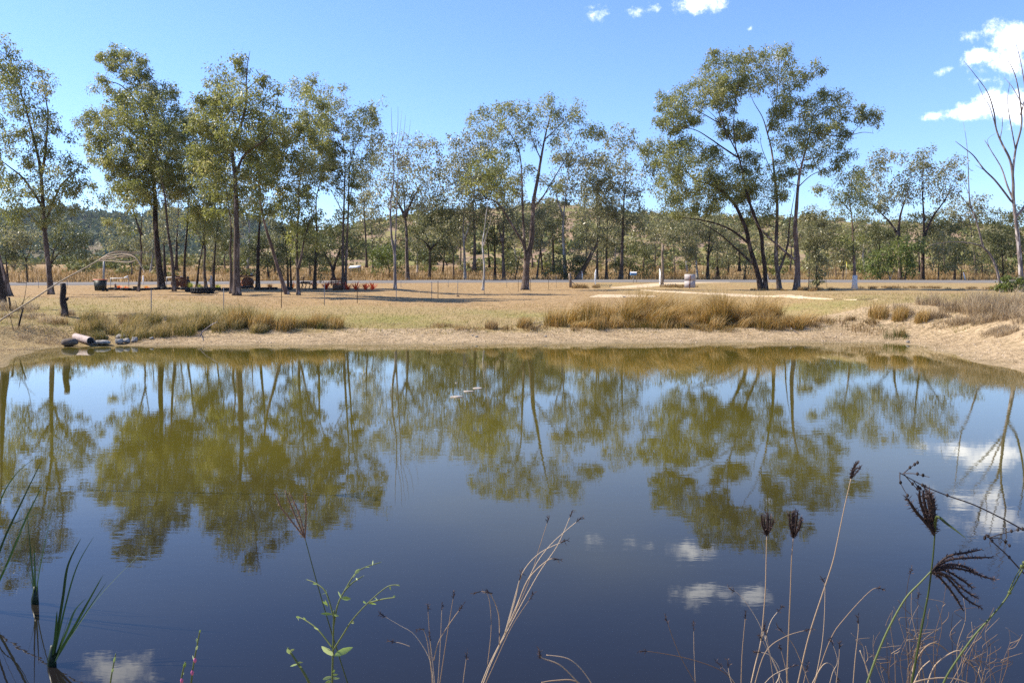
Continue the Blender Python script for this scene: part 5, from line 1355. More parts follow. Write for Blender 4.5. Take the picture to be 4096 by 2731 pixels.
c = onD(1224, 68.5); root = empty('rusty_plough', c, 'dark rusty plough frame behind the forked eucalyptus', 'plough')
MB().box(c + [0, 0, .52], (1.0, .14, .1), ry=.05).build('beam', M['rustpost'], root)
MB().box(c + [-.1, .2, .62], (.7, .12, .1)).build('beam', M['rustpost'], root)
for k, sx in enumerate((-.36, -.05, .28)):
    MB().tube([c + [sx, .05, .55], c + [sx + .08, -.05, .35], c + [sx - .02, -.1, .12], c + [sx + .14, -.1, .03]], [.04, .04, .045, .02], 6).build('tine', M['rustpost'], root)
MB().lathe(c + [-.42, -.2, .3], [(.22, -.02), (.26, -.02), (.26, .02), (.22, .02), (.22, -.02)], 16, 'y').build('wheel', M['rustpost'], root)
MB().tube([c + [.3, 0, .56], c + [.45, 0, .75], c + [.62, 0, .72], c + [.7, 0, .4], c + [.7, 0, .02]], .022, 6).build('handle', M['rustpost'], root)
MB().tube([c + [-.2, .1, .6], c + [-.25, .1, .95]], .03, 6).build('lever', M['rustpost'], root)
MB().box(c + [-.26, .1, .97], (.26, .2, .05)).build('seat', M['rustpost'], root)

c = onD(1346, 68.2); root = empty('slatted_implement', c, 'red brown slatted farm implement on a dark box among red bromeliads', 'implement')
MB().box(c + [.08, 0, .22], (.72, .5, .44)).build('box', M['rustpost'], root)
for k in range(4):
    MB().box(c + [0, -.14 + .02 * k, .52 + .14 * k], (.98, .05, .075), ry=.03 * (-1) ** k).build('slat', M['rust'], root)
for sx in (-.42, -.05, .4):
    MB().box(c + [sx, 0, .68], (.06, .08, .64)).build('upright', M['rust'], root)


def statue(px, D_, prof, mat, label, name='garden_statue', extra=()):
    c = onD(px, D_); root = empty(name, c, label, 'statue')
    MB().lathe(c, prof, 14).build('body', mat, root, smooth=True)
    for nm, pts, rr in extra:
        MB().tube([c + np.array(p_) for p_ in pts], rr, 8).build(nm, mat, root, smooth=True)


M['bronze'] = plain('dark_bronze', (.025, .023, .022), .5, .5, .4, 5)
statue(753, 72, [(.001, 0), (.16, 0), (.17, .1), (.14, .3), (.17, .5), (.15, .62), (.08, .70), (.07, .74), (.10, .80), (.095, .88), (.05, .95), (.001, .97)], M['bronze'], 'dark upright bird like statue among the grove trunks', extra=[('beak', [(0, -.05, .86), (-.06, -.16, .84)], [.035, .006]), ('wing', [(.12, -.06, .6), (.17, -.06, .4), (.13, -.04, .15)], [.03, .05, .02])])
M['grey_stat'] = plain('pale_weathered_stone', (.45, .42, .40), .8, .2, .3, 8)
statue(846, 72, [(.001, 0), (.12, 0), (.11, .35), (.13, .55), (.16, .68), (.12, .78), (.06, .82), (.10, .9), (.09, 1.0), (.001, 1.06)], M['grey_stat'], 'pale stone figure ornament behind the big tractor tyre', extra=[('arm', [(-.13, -.04, .7), (-.2, -.06, .52), (-.1, -.12, .45)], [.04, .035, .03])])
M['terra'] = plain('terracotta', (.30, .13, .07), .8, .2, .3, 6)
statue(462, 67.9, [(.001, 0), (.13, 0), (.14, .08), (.11, .2), (.07, .3), (.05, .34), (.065, .38), (.05, .43), (.001, .45)], M['terra'], 'small brown kangaroo ornament behind the first border tyres', 'animal_ornament', extra=[('ear', [(.02, 0, .42), (.035, 0, .52)], [.018, .006]), ('ear', [(-.02, 0, .42), (-.03, 0, .52)], [.018, .006]), ('tail', [(.1, .02, .05), (.22, .03, .03), (.32, .04, .06)], [.05, .035, .012]), ('muzzle', [(-.03, -.03, .39), (-.09, -.05, .37)], [.04, .022])])
c = onD(540, 68.4); root = empty('plant_pot', c, 'small black plant pot beside the slender trunk right of the bin', 'pot')
MB().lathe(c, [(.001, 0), (.12, 0), (.16, .24), (.18, .24), (.18, .28), (.15, .28), (.14, .22), (.001, .22)], 16).build('pot', M['black'], root, smooth=False)


def rail(px0, px1, D_, h_, label):
    a, b = onD(px0, D_), onD(px1, D_)
    root = empty('pipe_rail', (a + b) / 2, label, 'rail')
    MB().tube([a + [0, 0, h_], (a + b) / 2 + [0, 0, h_], b + [0, 0, h_ + .04]], .03, 7).build('top_rail', M['white'], root)
    MB().tube([a + [0, .0, h_ * .62], b + [0, 0, h_ * .62]], .014, 6).build('mid_rail', M['steel'], root)
    for p_ in (a, b, b + [-.12, .3, 0]):
        MB().tube([p_, p_ + [0, 0, h_]], .024, 6).build('leg', M['steel'], root)
    return root


r_ = rail(443, 515, 70.5, .85, 'white pipe rail with steel legs right of the wheelie bin')
rail(667, 733, 72, .9, 'white pipe rail between the thick dark trunk and the slim straight tree')
c = onD(505, 70.5)
o = MB().lathe(c + [0, 0, .86], [(.001, 0), (.09, .01), (.13, .06), (.10, .12), (.001, .15)], 12)
o.tube([c + [.05, 0, .98], c + [.16, 0, 1.05], c + [.22, -.02, 1.0]], [.05, .045, .015], 7)
tag(o.build('white_ornament', M['white'], None, True, origin=c + [0, 0, .86]), 'small white ornament perched on the rail right of the bin', 'ornament')

# ------------------------------------------------------------------ posts and fence
def post(px, yt, yb, mat, label, r_=.016, D_=None, name='star_picket', top=None, lean=0.0, clod=False, group='steel fence posts in the yard'):
    b = gnd(px, yb) if D_ is None else onD(px, D_)
    t = at(px + lean if top is None else top, yt, b[1])
    root = empty(name, b, label, 'fence post', group)
    # Y section steel picket
    h_ = t - b
    mb = MB()
    for a in (90, 210, 330):
        e = np.array([math.cos(R(a)), math.sin(R(a)), 0]) * r_ * 1.25; q_ = np.array([-math.sin(R(a)), math.cos(R(a)), 0]) * r_ * .22
        v = [b - q_ - [0, 0, .1], b + q_ - [0, 0, .1], b + e + q_ - [0, 0, .1], b + e - q_ - [0, 0, .1]]
        v += [x_ + h_ + np.array([0, 0, .1]) for x_ in v]
        mb.add(v, [[0, 3, 2, 1], [4, 5, 6, 7], [0, 1, 5, 4], [1, 2, 6, 5], [2, 3, 7, 6], [3, 0, 4, 7]])
    mb.build('picket', M[mat], root)
    MB().box(t + [0, 0, .0], (r_ * 1.6, r_ * 1.6, .03)).build('cap', M[mat], root)
    if clod:
        MB().lathe(b, [(.14, -.02), (.12, .05), (.06, .09), (.001, .1)], 9).build('soil_mound', M['rustpost'], root, smooth=True)
    return root


for a_ in [(605, 1160, 1261, 'steel', 'pale steel picket below the slender trunk, nearest the left shore'), (895, 1150, 1247, 'steel', 'grey picket left of the tall straight eucalyptus'), (1126, 1141, 1232, 'rustpost', 'dark rusty picket left of the leaning trunk foot'), (1298, 1137, 1222, 'steel', 'pale thin picket below the slatted implement'),
           (1429, 1132, 1214, 'rustpost', 'dark red picket in front of the lone red bromeliad'), (1585, 1155, 1204, 'steel', 'grey picket just right of the bare dead twin foot'), (1727, 1128, 1195, 'steel', 'grey picket, left of the close pair'), (1752, 1125, 1194, 'rustpost', 'dark picket, right of the close pair'), (1937, 1112, 1178, 'steel', 'thin grey picket in front of the white sapling'),
           (2073, 1117, 1168, 'rustpost', 'dark picket just left of the central trunk'), (2122, 1117, 1165, 'rustpost', 'dark picket just right of the central trunk'), (2194, 1096, 1160, 'rustpost', 'tall rusty picket between the central trunk and the wooden gate post'),
           (1604, 1115, 1150, 'steel', 'far thin picket near the road, right of the dead twin'), (1793, 1120, 1151, 'steel', 'far thin picket near the road, right of the close pair'), (2027, 1112, 1152, 'steel', 'far picket near the road, left of the central trunk'), (2225, 1100, 1150, 'steel', 'far straw coloured picket near the road, left of the gate post'),
           (154, 1120, 1153, 'steel', 'far thin picket near the road, left of the leftmost whole tree'), (269, 1120, 1153, 'steel', 'far thin picket near the road behind the charred post'), (3305, 1120, 1149, 'rustpost', 'thin rusty rod between the pink trunk and the whitewashed tree')]:
    post(*a_)
post(1831, 1122, 1187, 'steel', 'grey picket with a clod of red soil at its foot', clod=True)
post(2545, 1088, 1131, 'rustpost', 'rusty picket leaning beside the blue mailbox', lean=6)
post(3591, 1138, 1157, 'rustpost', 'short rusty stake among the weeds right of the whitewashed tree', lean=3)


def gpost(px, yt, yb, D_, label, lean=0.0):
    b = onD(px, D_); t = at(px + lean, yt, D_)
    root = empty('guide_post', b, label, 'guide post', 'white road guide posts')
    v = t - b
    MB().box((b + t) / 2 - [0, 0, .03], (.13, .05, np.linalg.norm(v) + .06), ry=math.atan2(v[0], v[2])).build('blade', M['white'], root)
    MB().box(b + v * .86 + [0, -.028, 0], (.07, .01, .12), ry=math.atan2(v[0], v[2])).build('reflector', M['lid'], root)


gpost(573, 1103, 1138, 93.5, 'white guide post by the road behind the thick dark trunk')
gpost(2329, 1086, 1117, 111.5, 'white guide post across the road right of the wooden gate post')
gpost(3860, 1090, 1124, 109, 'tilted white guide post across the road near the slender dead tree', -6)
gpost(3075, 1092, 1128, 101, 'leaning white guide post seen between the big forked trunks', -8)

# timber gate post with brace
b = gnd(2283, 1150); t = at(2278, 1094, b[1])
root = empty('timber_gate_post', b, 'weathered timber gate post with a brace left of the driveway', 'post')
MB().tube([b - [0, 0, .1], (b + t) / 2 + [.02, 0, 0], t], [.16, .15, .14], 9).build('shaft', M['wood'], root, smooth=True)
MB().tube([b + (t - b) * .48, at(2310, 1146, b[1] + .3)], .04, 6).build('brace', M['wood'], root)
MB().tube([t, at(2290, 1089, b[1]), at(2305, 1083, b[1])], .035, 6).build('limb', M['wood'], root)


def lattice_gate(px, px2, yt, yb, D_, label):
    a = onD(px, D_); s = mpx(D_)
    dx = (px2 - px) * s
    b = np.array([a[0] + dx, D_ + 3.0, 0.]); b[2] = tz(b[0], b[1])
    H_ = (yb - yt) * s
    u = (b - a); L_ = np.linalg.norm(u[:2]); u = u / np.linalg.norm(u)
    root = empty('lattice_gate', a, label, 'gate', 'white driveway gates')
    up = np.array([0, 0, 1.0]); z0 = .12
    Q = lambda f_, h_: a + u * L_ * f_ + up * (z0 + h_ * (H_ - z0))
    for p_ in ([Q(0, 0), Q(0, .86)], [Q(1, 0), Q(1, 1)], [Q(0, 0), Q(1, 0)], [Q(0, .86), Q(1, 1)]):
        MB().tube(p_, .035, 6).build('frame_tube', M['white'], root)
    for k in range(1, 9):
        MB().tube([Q(0, k / 10), Q(1, k / 10 * 1.1)], .017, 5).build('rail', M['white'], root)
    for k in range(1, 6):
        MB().tube([Q(k / 6, 0), Q(k / 6, .86 + .14 * k / 6)], .017, 5).build('bar', M['white'], root)
    MB().tube([a - [0, 0, .1], a + up * (H_ * .9)], .03, 7).build('hinge_post', M['white'], root)


lattice_gate(2379, 2394, 1089, 1150, 94, 'open white lattice gate on the left side of the driveway')
lattice_gate(2641, 2656, 1084, 1145, 95, 'open white lattice gate on the right, below the tall post')
b = onD(2648, 96); t = at(2652, 980, 96)
root = empty('tall_timber_post', b, 'tall weathered timber post standing over the right white gate', 'post')
ln = np.linspace(0, 1, 8)[:, None]
MB().tube(b * (1 - ln) + t * ln + np.array([.06, 0, 0]) * np.sin(ln * 6), np.linspace(.17, .12, 8), 9).build('shaft', M['wood'], root, smooth=True)

# mailbox: drum on a post
b = onD(2533, 99); zt = at(2533, 1095, 99)[2]
root = empty('mailbox', b, 'blue and white drum mailbox on a thin post beside the driveway', 'mailbox')
M['blue'] = plain('faded_blue_paint', (.09, .22, .46), .6, .3, .25, 3)
MB().tube([b - [0, 0, .1], np.array([b[0], 99, zt])], .035, 7).build('post', M['steel'], root)
cc = np.array([b[0], 99, zt])
mb_d = MB().lathe(cc, [(.001, -.36), (.22, -.36), (.23, -.34), (.23, .34), (.22, .36), (.001, .36)], 18, 'x'); drum_ = mb_d.build('drum', M['blue'], root, smooth=False)
mb = MB(); aa = np.linspace(R(20), R(160), 10)
V = np.concatenate([np.stack([np.full(10, sx), .242 * np.cos(aa), .242 * np.sin(aa)], -1) for sx in (-.37, .37)]) + cc
j = np.arange(9); mb.add(V, np.stack([j, j + 1, j + 11, j + 10], -1)); mb.build('white_top', M['white'], drum_)

# board seen from behind
b = onD(2760, 91); s = mpx(91)
w_, zb, ztp = 43 * s, at(2760, 1150, 91)[2], at(2760, 1097, 91)[2]
root = empty('notice_board', b, 'plain pale board on a rusty post, seen from behind beside the driveway', 'sign')
M['board'] = plain('pale_sheet', (.44, .39, .38), .7, .3, .10, 2)
h_ = ztp - b[2]
MB().box([b[0], 91.1, b[2] + .06 + (h_ - .06) * .26], (w_, .03, (h_ - .06) * .5), rz=-.12).build('panel', M['board'], root)
MB().box([b[0], 91.1, b[2] + .06 + (h_ - .06) * .7605], (w_, .03, (h_ - .06) * .498), rz=-.12).build('panel', M['board'], root)
MB().tube([[b[0] - .06, 91.03, b[2] - .1], [b[0] + .04, 91.03, b[2] + h_ * .93]], .05, 6).build('post', M['rust'], root)

# yellow diamond sign, nearly edge on
b = onD(3383, 112); zc = at(3383, 1063, 112)[2]; hh = 16.5 * mpx(112)
root = empty('road_sign', b, 'yellow diamond road sign across the road, seen almost edge on', 'sign')
M['yellow'] = plain('yellow_sign', (.72, .60, .03), .4, .4, .08, 2)
MB().tube([b, [b[0], 112, zc + .2]], .035, 7).build('post', M['steel'], root)
ca, sa = math.cos(R(72)), math.sin(R(72))
v = [[b[0], 111.94, zc - hh], [b[0] + hh * ca, 111.94 + hh * sa, zc], [b[0], 111.94, zc + hh], [b[0] - hh * ca, 111.94 - hh * sa, zc]]
v2 = [[x_ + .012, y_ - .02, z_] for x_, y_, z_ in v]
MB().add(v + v2, [[0, 1, 2, 3], [7, 6, 5, 4], [0, 4, 5, 1], [1, 5, 6, 2], [2, 6, 7, 3], [3, 7, 4, 0]]).build('plate', M['yellow'], root)

# grey pole and the white roof beyond the road
b = onD(415, 104); t = at(416, 1035, 104)
root = empty('utility_pole', b, 'short grey pole beyond the road above the wheelie bin', 'pole')
MB().tube([b - [0, 0, .1], t], [.13, .11], 9).build('shaft', M['steel'], root, smooth=True)
MB().lathe(t, [(.12, -.03), (.13, 0), (.05, .05), (.001, .05)], 9).build('cap', M['steel'], root)
b = onD(1420, 128); zt = at(1420, 1064, 128)[2]; s = mpx(128)
root = empty('field_shelter', b, 'small white roofed shelter in the grass beyond the road', 'shelter')
MB().box([b[0], 128, zt - .12], (44 * s, 1.6, .07), rx=.22, ry=-.06).build('roof', M['white'], root)
for sx in (-.75, .75):
    for sy in (-.6, .6):
        MB().tube([[b[0] + sx, 128 + sy, b[2] - .1], [b[0] + sx, 128 + sy, zt - .15 + .2 * sy * .9]], .05, 6).build('leg', M['wood'], root)
MB().box([b[0] - .15, 128, zt - .62], (1.4, 1.1, .06)).build('shelf', M['wood'], root)

# scraps floating on the pond
M['scrap'] = plain('pale_scrap', (.40, .34, .29), .8, .2, .25, 20)
for px, py, w_, kk, lb in ((1910, 1553, .20, 0, 'oval pale scrap floating on the pond, rightmost of three'), (1873, 1566, .215, 1, 'ragged pale scrap floating on the pond, middle of three'), (1828, 1588, .225, 2, 'pinkish pale scrap floating on the pond, leftmost of three'), (1826, 1532, .06, 0, 'tiny pale fleck floating on the pond beyond the three scraps')):
    r = ray(px, py); t_ = -CAM_Z / r[2]; c = np.array([r[0] * t_, r[1] * t_, .004])
    k = 16; a = np.arange(k) * 2 * math.pi / k
    rr = 1 + (.06 if kk == 0 else .22) * np.sin(a * (2 + kk) + kk)
    ring = np.stack([np.cos(a) * w_ / 2 * rr, np.sin(a) * w_ / 2 * rr * (.95 if kk == 0 else .6), np.zeros(k)], -1)
    up_ = ring * .93 + [0, 0, .009]; in_ = ring * .7 + [0, 0, .006 + .006 * kk]
    j = np.arange(k); j2 = (j + 1) % k
    mb = MB().add(np.vstack([ring, up_, in_, [[0, 0, .006]]]) + c, np.vstack([np.stack([j, j2, k + j2, k + j], -1), np.stack([k + j, k + j2, 2 * k + j2, 2 * k + j], -1)]), np.stack([2 * k + j, 2 * k + j2, np.full(k, 3 * k)], -1))
    tag(mb.build('floating_scrap', M['scrap'], origin=c), lb, 'scrap', 'scraps on the pond')

# fallen sticks on the far bank
for pts, lb in (([(2090, 1312), (2130, 1300), (2180, 1287)], 'grey fallen branch on the far bank below the central eucalyptus'), ([(2120, 1318), (2150, 1310), (2170, 1298)], 'second grey stick just below the fallen branch on the far bank'), ([(3160, 1312), (3172, 1325), (3192, 1336)], 'pale forked stick on the bank below the right end of the sedge'), ([(800, 1348), (815, 1325), (850, 1300), (870, 1290)], 'pale bare branch poking up from the left shore'), ([(770, 1312), (800, 1335), (812, 1365)], 'thin dead stick hanging down the left bank to the water')):
    G_ = [gnd(*p_) for p_ in pts]; base = G_[0]
    if 'poking' in lb: G_ = [base] + [at(p_[0], p_[1], base[1]) for p_ in pts[1:]]
    W3 = catmull(np.array(G_) + [0, 0, .03], 4, False)
    o = MB().tube(W3, np.linspace(.028, .008, len(W3)), 6)
    o.tube([W3[len(W3) // 2], W3[len(W3) // 2] + [.12, .03, .10], W3[len(W3) // 2] + [.2, .05, .13]], [.014, .01, .004], 5)
    tag(o.build('fallen_stick', M['bark_dead'], None, True, origin=base), lb, 'stick')

# ------------------------------------------------------------------ plants on the near bank
M['stem_green'] = leafmat('green_stem', [(0, (.04, .06, .018)), (.5, (.09, .115, .035)), (1, (.17, .20, .075))], .2, .5, .3)
M['weed_leaf'] = leafmat('weed_leaf', [(0, (.10, .16, .05)), (.5, (.19, .27, .085)), (1, (.36, .42, .22))], .35, .45, .35)
M['stem_dry'] = leafmat('dry_stalk', [(0, (.14, .085, .05)), (.5, (.36, .26, .17)), (1, (.58, .47, .34))], .15, .6, .25)
M['stem_dark'] = leafmat('dark_twig', [(0, (.012, .010, .010)), (.5, (.035, .026, .024)), (1, (.07, .05, .045))], .0, .7, .2)
M['seed'] = leafmat('purple_brown_seed', [(0, (.012, .009, .010)), (.5, (.038, .025, .025)), (1, (.14, .09, .07))], .2, .6, .2)
M['seed_pale'] = leafmat('tan_seed', [(0, (.10, .055, .04)), (.5, (.24, .15, .10)), (1, (.42, .30, .20))], .25, .6, .2)
M['reed'] = leafmat('bulrush_leaf', [(0, (.010, .022, .010)), (.5, (.024, .046, .018)), (1, (.05, .085, .03))], .25, .4, .4)
M['pink'] = plain('pink_bud', (.42, .09, .20), .5, .3, .2, 50)


def line3(pts, D0, D1=None, k=6, jit=.0):
    D1 = D0 if D1 is None else D1
    P_ = catmull(np.array(pts, float), k, False)
    t = np.linspace(0, 1, len(P_))
    return np.array([at(p_[0], p_[1], D0 + (D1 - D0) * q_) for p_, q_ in zip(P_, t)])


def rooted(pts, D0, D1=None):
    """a stem whose lowest seen point carries on down to the soil"""
    W3 = line3(pts, D0, D1)
    d_ = W3[0] - W3[1]; d_ = d_ / np.linalg.norm(d_)
    g = tz(W3[0][0], W3[0][1])
    drop = W3[0][2] - g
    b = W3[0] + np.array([d_[0] * .3 * drop, .02, 0]); b[2] = tz(b[0], b[1]) - .02
    mid = (b + W3[0]) / 2 + np.array([d_[0] * .04, 0, 0])
    return np.vstack([b, mid, W3])


def spike(mb, pts, r, brist=70, bl=.008, tint=.4):
    """a hairy seed spike along a line"""
    mb.tube(pts, r * np.interp(np.linspace(0, 1, len(pts)), [0, .15, .8, 1], [.6, 1, .9, .35]), 6, tint=tint)
    seg = np.linalg.norm(np.diff(pts, axis=0), axis=1); cum = np.concatenate([[0], np.cumsum(seg)])
    t = rng.uniform(0, cum[-1], brist)
    c = np.stack([np.interp(t, cum, pts[:, i]) for i in range(3)], -1)
    ax_ = (pts[-1] - pts[0]) / np.linalg.norm(pts[-1] - pts[0])
    d_ = rand_unit(brist) + ax_ * .9
    mb.leaves(c, d_, rand_unit(brist), bl * rng.uniform(.6, 1.5, brist), .0016, rng.uniform(.2, .9, brist))


def grass_head(name, label, stem, D, r, spikes, sr=.0022, smat='stem_dry', hmat='seed', cat='grass', root_at=None, brist=80, D1=None, stint=.5):
    W3 = rooted(stem, D, D1); r = r * .62
    root = empty(name, W3[0], label, cat, 'seeding grass stalks on the near bank')
    MB().tube(W3, np.linspace(r, r * .6, len(W3)), 7, tint=stint).build('stalk', M[smat], root, smooth=True)
    De = D if D1 is None else D1
    for k, sp in enumerate(spikes):
        pts = line3(sp, De + .0, De + (.012 * ((k * 7) % 5 - 2)))
        mb = MB(); spike(mb, pts, sr * .78, brist, sr * 2.6, .35)
        mb.build('seed_spike', M[hmat], root, smooth=True)
    return root


# bulrushes standing in the water at the left
def reed(label, base_px, leaves, wid, Dh=None):
    r = ray(*base_px); t_ = -CAM_Z / r[2]; b = np.array([r[0] * t_, r[1] * t_, -.02])
    root = empty('bulrush', b, label, 'bulrush', 'bulrushes in the water at the left')
    D = b[1]
    for k, lf in enumerate(leaves):
        W3 = line3([base_px] + lf, D, D + rng.uniform(-.25, .25), 7); W3[0] = b + np.array([rng.normal(0, .012), rng.normal(0, .012), -.1])
        kk = len(W3); t = np.linspace(0, 1, kk)
        w = wid * np.interp(t, [0, .15, .55, .85, 1], [.8, 1, .85, .45, .03])
        side = np.array([math.cos(k * 1.7) * .75 + .3, math.sin(k * 1.7), .0]); side /= np.linalg.norm(side)
        fold = np.cross(side, [0, 0, 1.0]) * .25
        v = np.stack([W3 - side * w[:, None] * .5, W3 + fold * w[:, None] * .5, W3 + side * w[:, None] * .5], 1).reshape(-1, 3)
        i = np.arange(kk - 1) * 3
        q = np.vstack([np.stack([i, i + 1, i + 4, i + 3], -1), np.stack([i + 1, i + 2, i + 5, i + 4], -1)])
        MB().add(v, q, tint=float(rng.uniform(.25, .85))).build('leaf', M['reed'], root, smooth=True)
    MB().tube([b - [0, 0, .1], b + [0, 0, .05], b + [.01, 0, .14]], [.028, .024, .014], 8, tint=.1).build('sheath', M['reed'], root, smooth=True)
    return root


reed('bulrush with fanned leaves standing in the water, lower left', (208, 2660), [[(250, 2400), (272, 2260), (325, 2150)], [(262, 2420), (310, 2260), (380, 2138)], [(300, 2500), (350, 2410), (413, 2297)], [(300, 2520), (400, 2380), (582, 2191)], [(222, 2540), (228, 2441)], [(245, 2560), (278, 2457)], [(330, 2470), (428, 2325)], [(228, 2630), (242, 2592)], [(268, 2520), (300, 2440), (345, 2390)]], .017)
reed('thin bulrush behind the fanned one, nearer the left edge', (140, 2412), [[(126, 2250), (106, 2019)], [(160, 2270), (206, 2050)], [(140, 2290), (136, 2180)], [(150, 2300), (172, 2170), (185, 2090)], [(132, 2300), (118, 2200)], [(128, 2330), (96, 2240)]], .011)
reed('tall bulrush leaves crossing the left edge of the picture', (-60, 2440), [[(0, 2200), (90, 2000), (169, 1838)], [(-20, 2080), (60, 1900), (206, 1787)], [(-40, 2150), (60, 2090), (200, 2040), (338, 2016)], [(20, 2230), (80, 2130), (131, 2044)], [(30, 2250), (110, 2060), (176, 1930)], [(-10, 2300), (60, 2240), (120, 2110)], [(-70, 2100), (-40, 1850)]], .016)

# giant dry grass plume arching in from the left bank
D_ = 9.0
W3 = line3([(-60, 1330), (0, 1282), (120, 1205), (240, 1127), (340, 1072), (400, 1038)], D_, D_)
b = np.array([W3[0][0] - .25, D_, max(tz(W3[0][0] - .25, D_), -.15) - .05])
root = empty('dry_plume_grass', b, 'long straw coloured grass stalk with a drooping plume arching in from the left', 'grass')
W3 = np.vstack([b, (b + W3[0]) / 2 + [-.03, 0, .03], W3])
MB().tube(W3, np.linspace(.0095, .006, len(W3)), 7, tint=.65).build('stalk', M['stem_dry'], root, smooth=True)
for k, pts in enumerate([[(395, 1040), (440, 1015), (500, 1010), (580, 1010), (588, 1007)], [(395, 1040), (450, 1012), (520, 1015), (570, 1016)], [(395, 1040), (430, 1025), (500, 1017), (540, 1030), (570, 1075), (577, 1092)], [(395, 1041), (440, 1035), (510, 1022), (545, 1035), (566, 1060)], [(395, 1042), (450, 1045), (510, 1050), (545, 1040)], [(398, 1040), (430, 1018), (470, 1006), (540, 1010)], [(395, 1041), (430, 1030), (480, 1030), (520, 1030)], [(395, 1040), (420, 1028), (470, 1020), (500, 1026)], [(395, 1041), (425, 1035), (470, 1040), (540, 1048)]]):
    W3 = line3(pts, D_, D_ + rng.uniform(-.3, .3))
    mb = MB(); spike(mb, W3, .0062, 70, .024, .55); mb.build('plume_branch', M['stem_dry'], root, smooth=True)

# four-fingered grass head, lower left of centre
grass_head('finger_grass', 'grass stalk with four thin upright brown spikes behind the green weed', [(1400, 2760), (1330, 2540), (1268, 2330), (1220, 2152)], 1.75, .0024,
           [[(1220, 2152), (1160, 2075), (1125, 2030), (1099, 1970)], [(1220, 2152), (1180, 2060), (1140, 1961)], [(1220, 2152), (1195, 2050), (1158, 1973)], [(1220, 2152), (1224, 2060), (1220, 1973)]], .0020, 'stem_green', 'seed_pale', stint=.1)


def weed(name, label, cat, stem, D, branches, leaves, r=.0028, smat='stem_green', lmat='weed_leaf', group=None):
    W3 = rooted(stem, D)
    root = empty(name, W3[0], label, cat, group)
    MB().tube(W3, np.linspace(r, r * .55, len(W3)), 7, tint=.6).build('stem', M[smat], root, smooth=True)
    for br in branches:
        P_ = line3(br, D, D + rng.uniform(-.06, .06))
        MB().tube(P_, np.linspace(r * .75, r * .35, len(P_)), 6, tint=.7).build('branch', M[smat], root, smooth=True)
    for (a, b, w) in leaves:
        p0, p1 = at(*a, D), at(*b, D + rng.uniform(-.03, .03))
        ax_ = p1 - p0; L_ = np.linalg.norm(ax_)
        sd_ = np.cross(ax_, [0, 1, 0.]) / (L_ + 1e-9); nd = np.array([0, -1.0, .2])
        w3 = w * 1.25 * mpx(D)
        t = np.array([0, .25, .55, .85, 1.0]); ww = np.array([.15, .85, 1, .5, .02]) * w3 * .5
        cen = p0 + ax_ * t[:, None] + np.array([0, 0, -1]) * (t ** 2)[:, None] * L_ * .1
        v = np.stack([cen - sd_ * ww[:, None] + nd * ww[:, None] * .35, cen, cen + sd_ * ww[:, None] + nd * ww[:, None] * .35], 1).reshape(-1, 3)
        i = np.arange(4) * 3
        MB().add(v, np.vstack([np.stack([i, i + 1, i + 4, i + 3], -1), np.stack([i + 1, i + 2, i + 5, i + 4], -1)]), tint=float(rng.uniform(.3, .95))).build('leaf', M[lmat], root, smooth=True)
    return root


B_ = [[(1335, 2500), (1350, 2420), (1378, 2362), (1420, 2295), (1460, 2268), (1522, 2248)], [(1332, 2600), (1370, 2540), (1408, 2480), (1472, 2410), (1548, 2346), (1598, 2338)], [(1472, 2410), (1530, 2395), (1580, 2388)], [(1335, 2470), (1306, 2372), (1268, 2334), (1228, 2317)], [(1330, 2590), (1274, 2519), (1223, 2480), (1188, 2464)], [(1378, 2362), (1410, 2330), (1452, 2303)]]
Lv = [((1333, 2622), (1286, 2572), 26), ((1336, 2622), (1412, 2579), 26), ((1334, 2458), (1356, 2458), 12), ((1330, 2456), (1282, 2448), 10), ((1366, 2392), (1404, 2388), 16), ((1365, 2390), (1352, 2360), 8), ((1408, 2480), (1412, 2492), 14), ((1472, 2410), (1506, 2410), 14), ((1465, 2412), (1450, 2400), 8), ((1274, 2519), (1256, 2500), 14), ((1306, 2372), (1284, 2370), 12), ((1306, 2374), (1304, 2350), 8), ((1420, 2295), (1440, 2270), 12), ((1422, 2293), (1412, 2305), 10),
      ((1460, 2268), (1480, 2262), 9), ((1490, 2260), (1492, 2236), 10), ((1520, 2249), (1526, 2243), 8), ((1548, 2346), (1566, 2336), 12), ((1560, 2344), (1562, 2355), 8), ((1580, 2340), (1600, 2336), 8), ((1268, 2334), (1250, 2330), 10), ((1228, 2318), (1222, 2312), 9), ((1223, 2480), (1214, 2462), 8), ((1200, 2470), (1184, 2462), 10), ((1188, 2464), (1196, 2478), 7), ((1312, 2420), (1290, 2400), 9), ((1310, 2425), (1300, 2390), 8), ((1430, 2318), (1424, 2308), 10), ((1452, 2303), (1458, 2296), 9), ((1574, 2390), (1580, 2378), 8), ((1510, 2398), (1498, 2384), 8),
      ((1328, 2705), (1290, 2712), 12), ((1330, 2700), (1352, 2690), 12), ((1330, 2712), (1360, 2706), 10), ((1326, 2720), (1300, 2728), 12), ((1332, 2690), (1340, 2672), 9)]
weed('leafy_weed', 'tall bright green branching weed with narrow leaves, left of centre', 'weed', [(1328, 2760), (1331, 2640), (1334, 2500), (1336, 2440)], 1.6, B_, Lv, .0024)
weed('leafy_weed', 'small bright green weed sprig left of the tall branching weed', 'weed', [(1250, 2760), (1222, 2700), (1190, 2650), (1165, 2612), (1152, 2590)], 1.6, [], [((1190, 2650), (1212, 2640), 11), ((1190, 2655), (1160, 2660), 10), ((1165, 2615), (1148, 2590), 16), ((1160, 2605), (1178, 2588), 11), ((1152, 2592), (1146, 2580), 10), ((1225, 2705), (1240, 2722), 12), ((1200, 2670), (1206, 2660), 10)], .003)
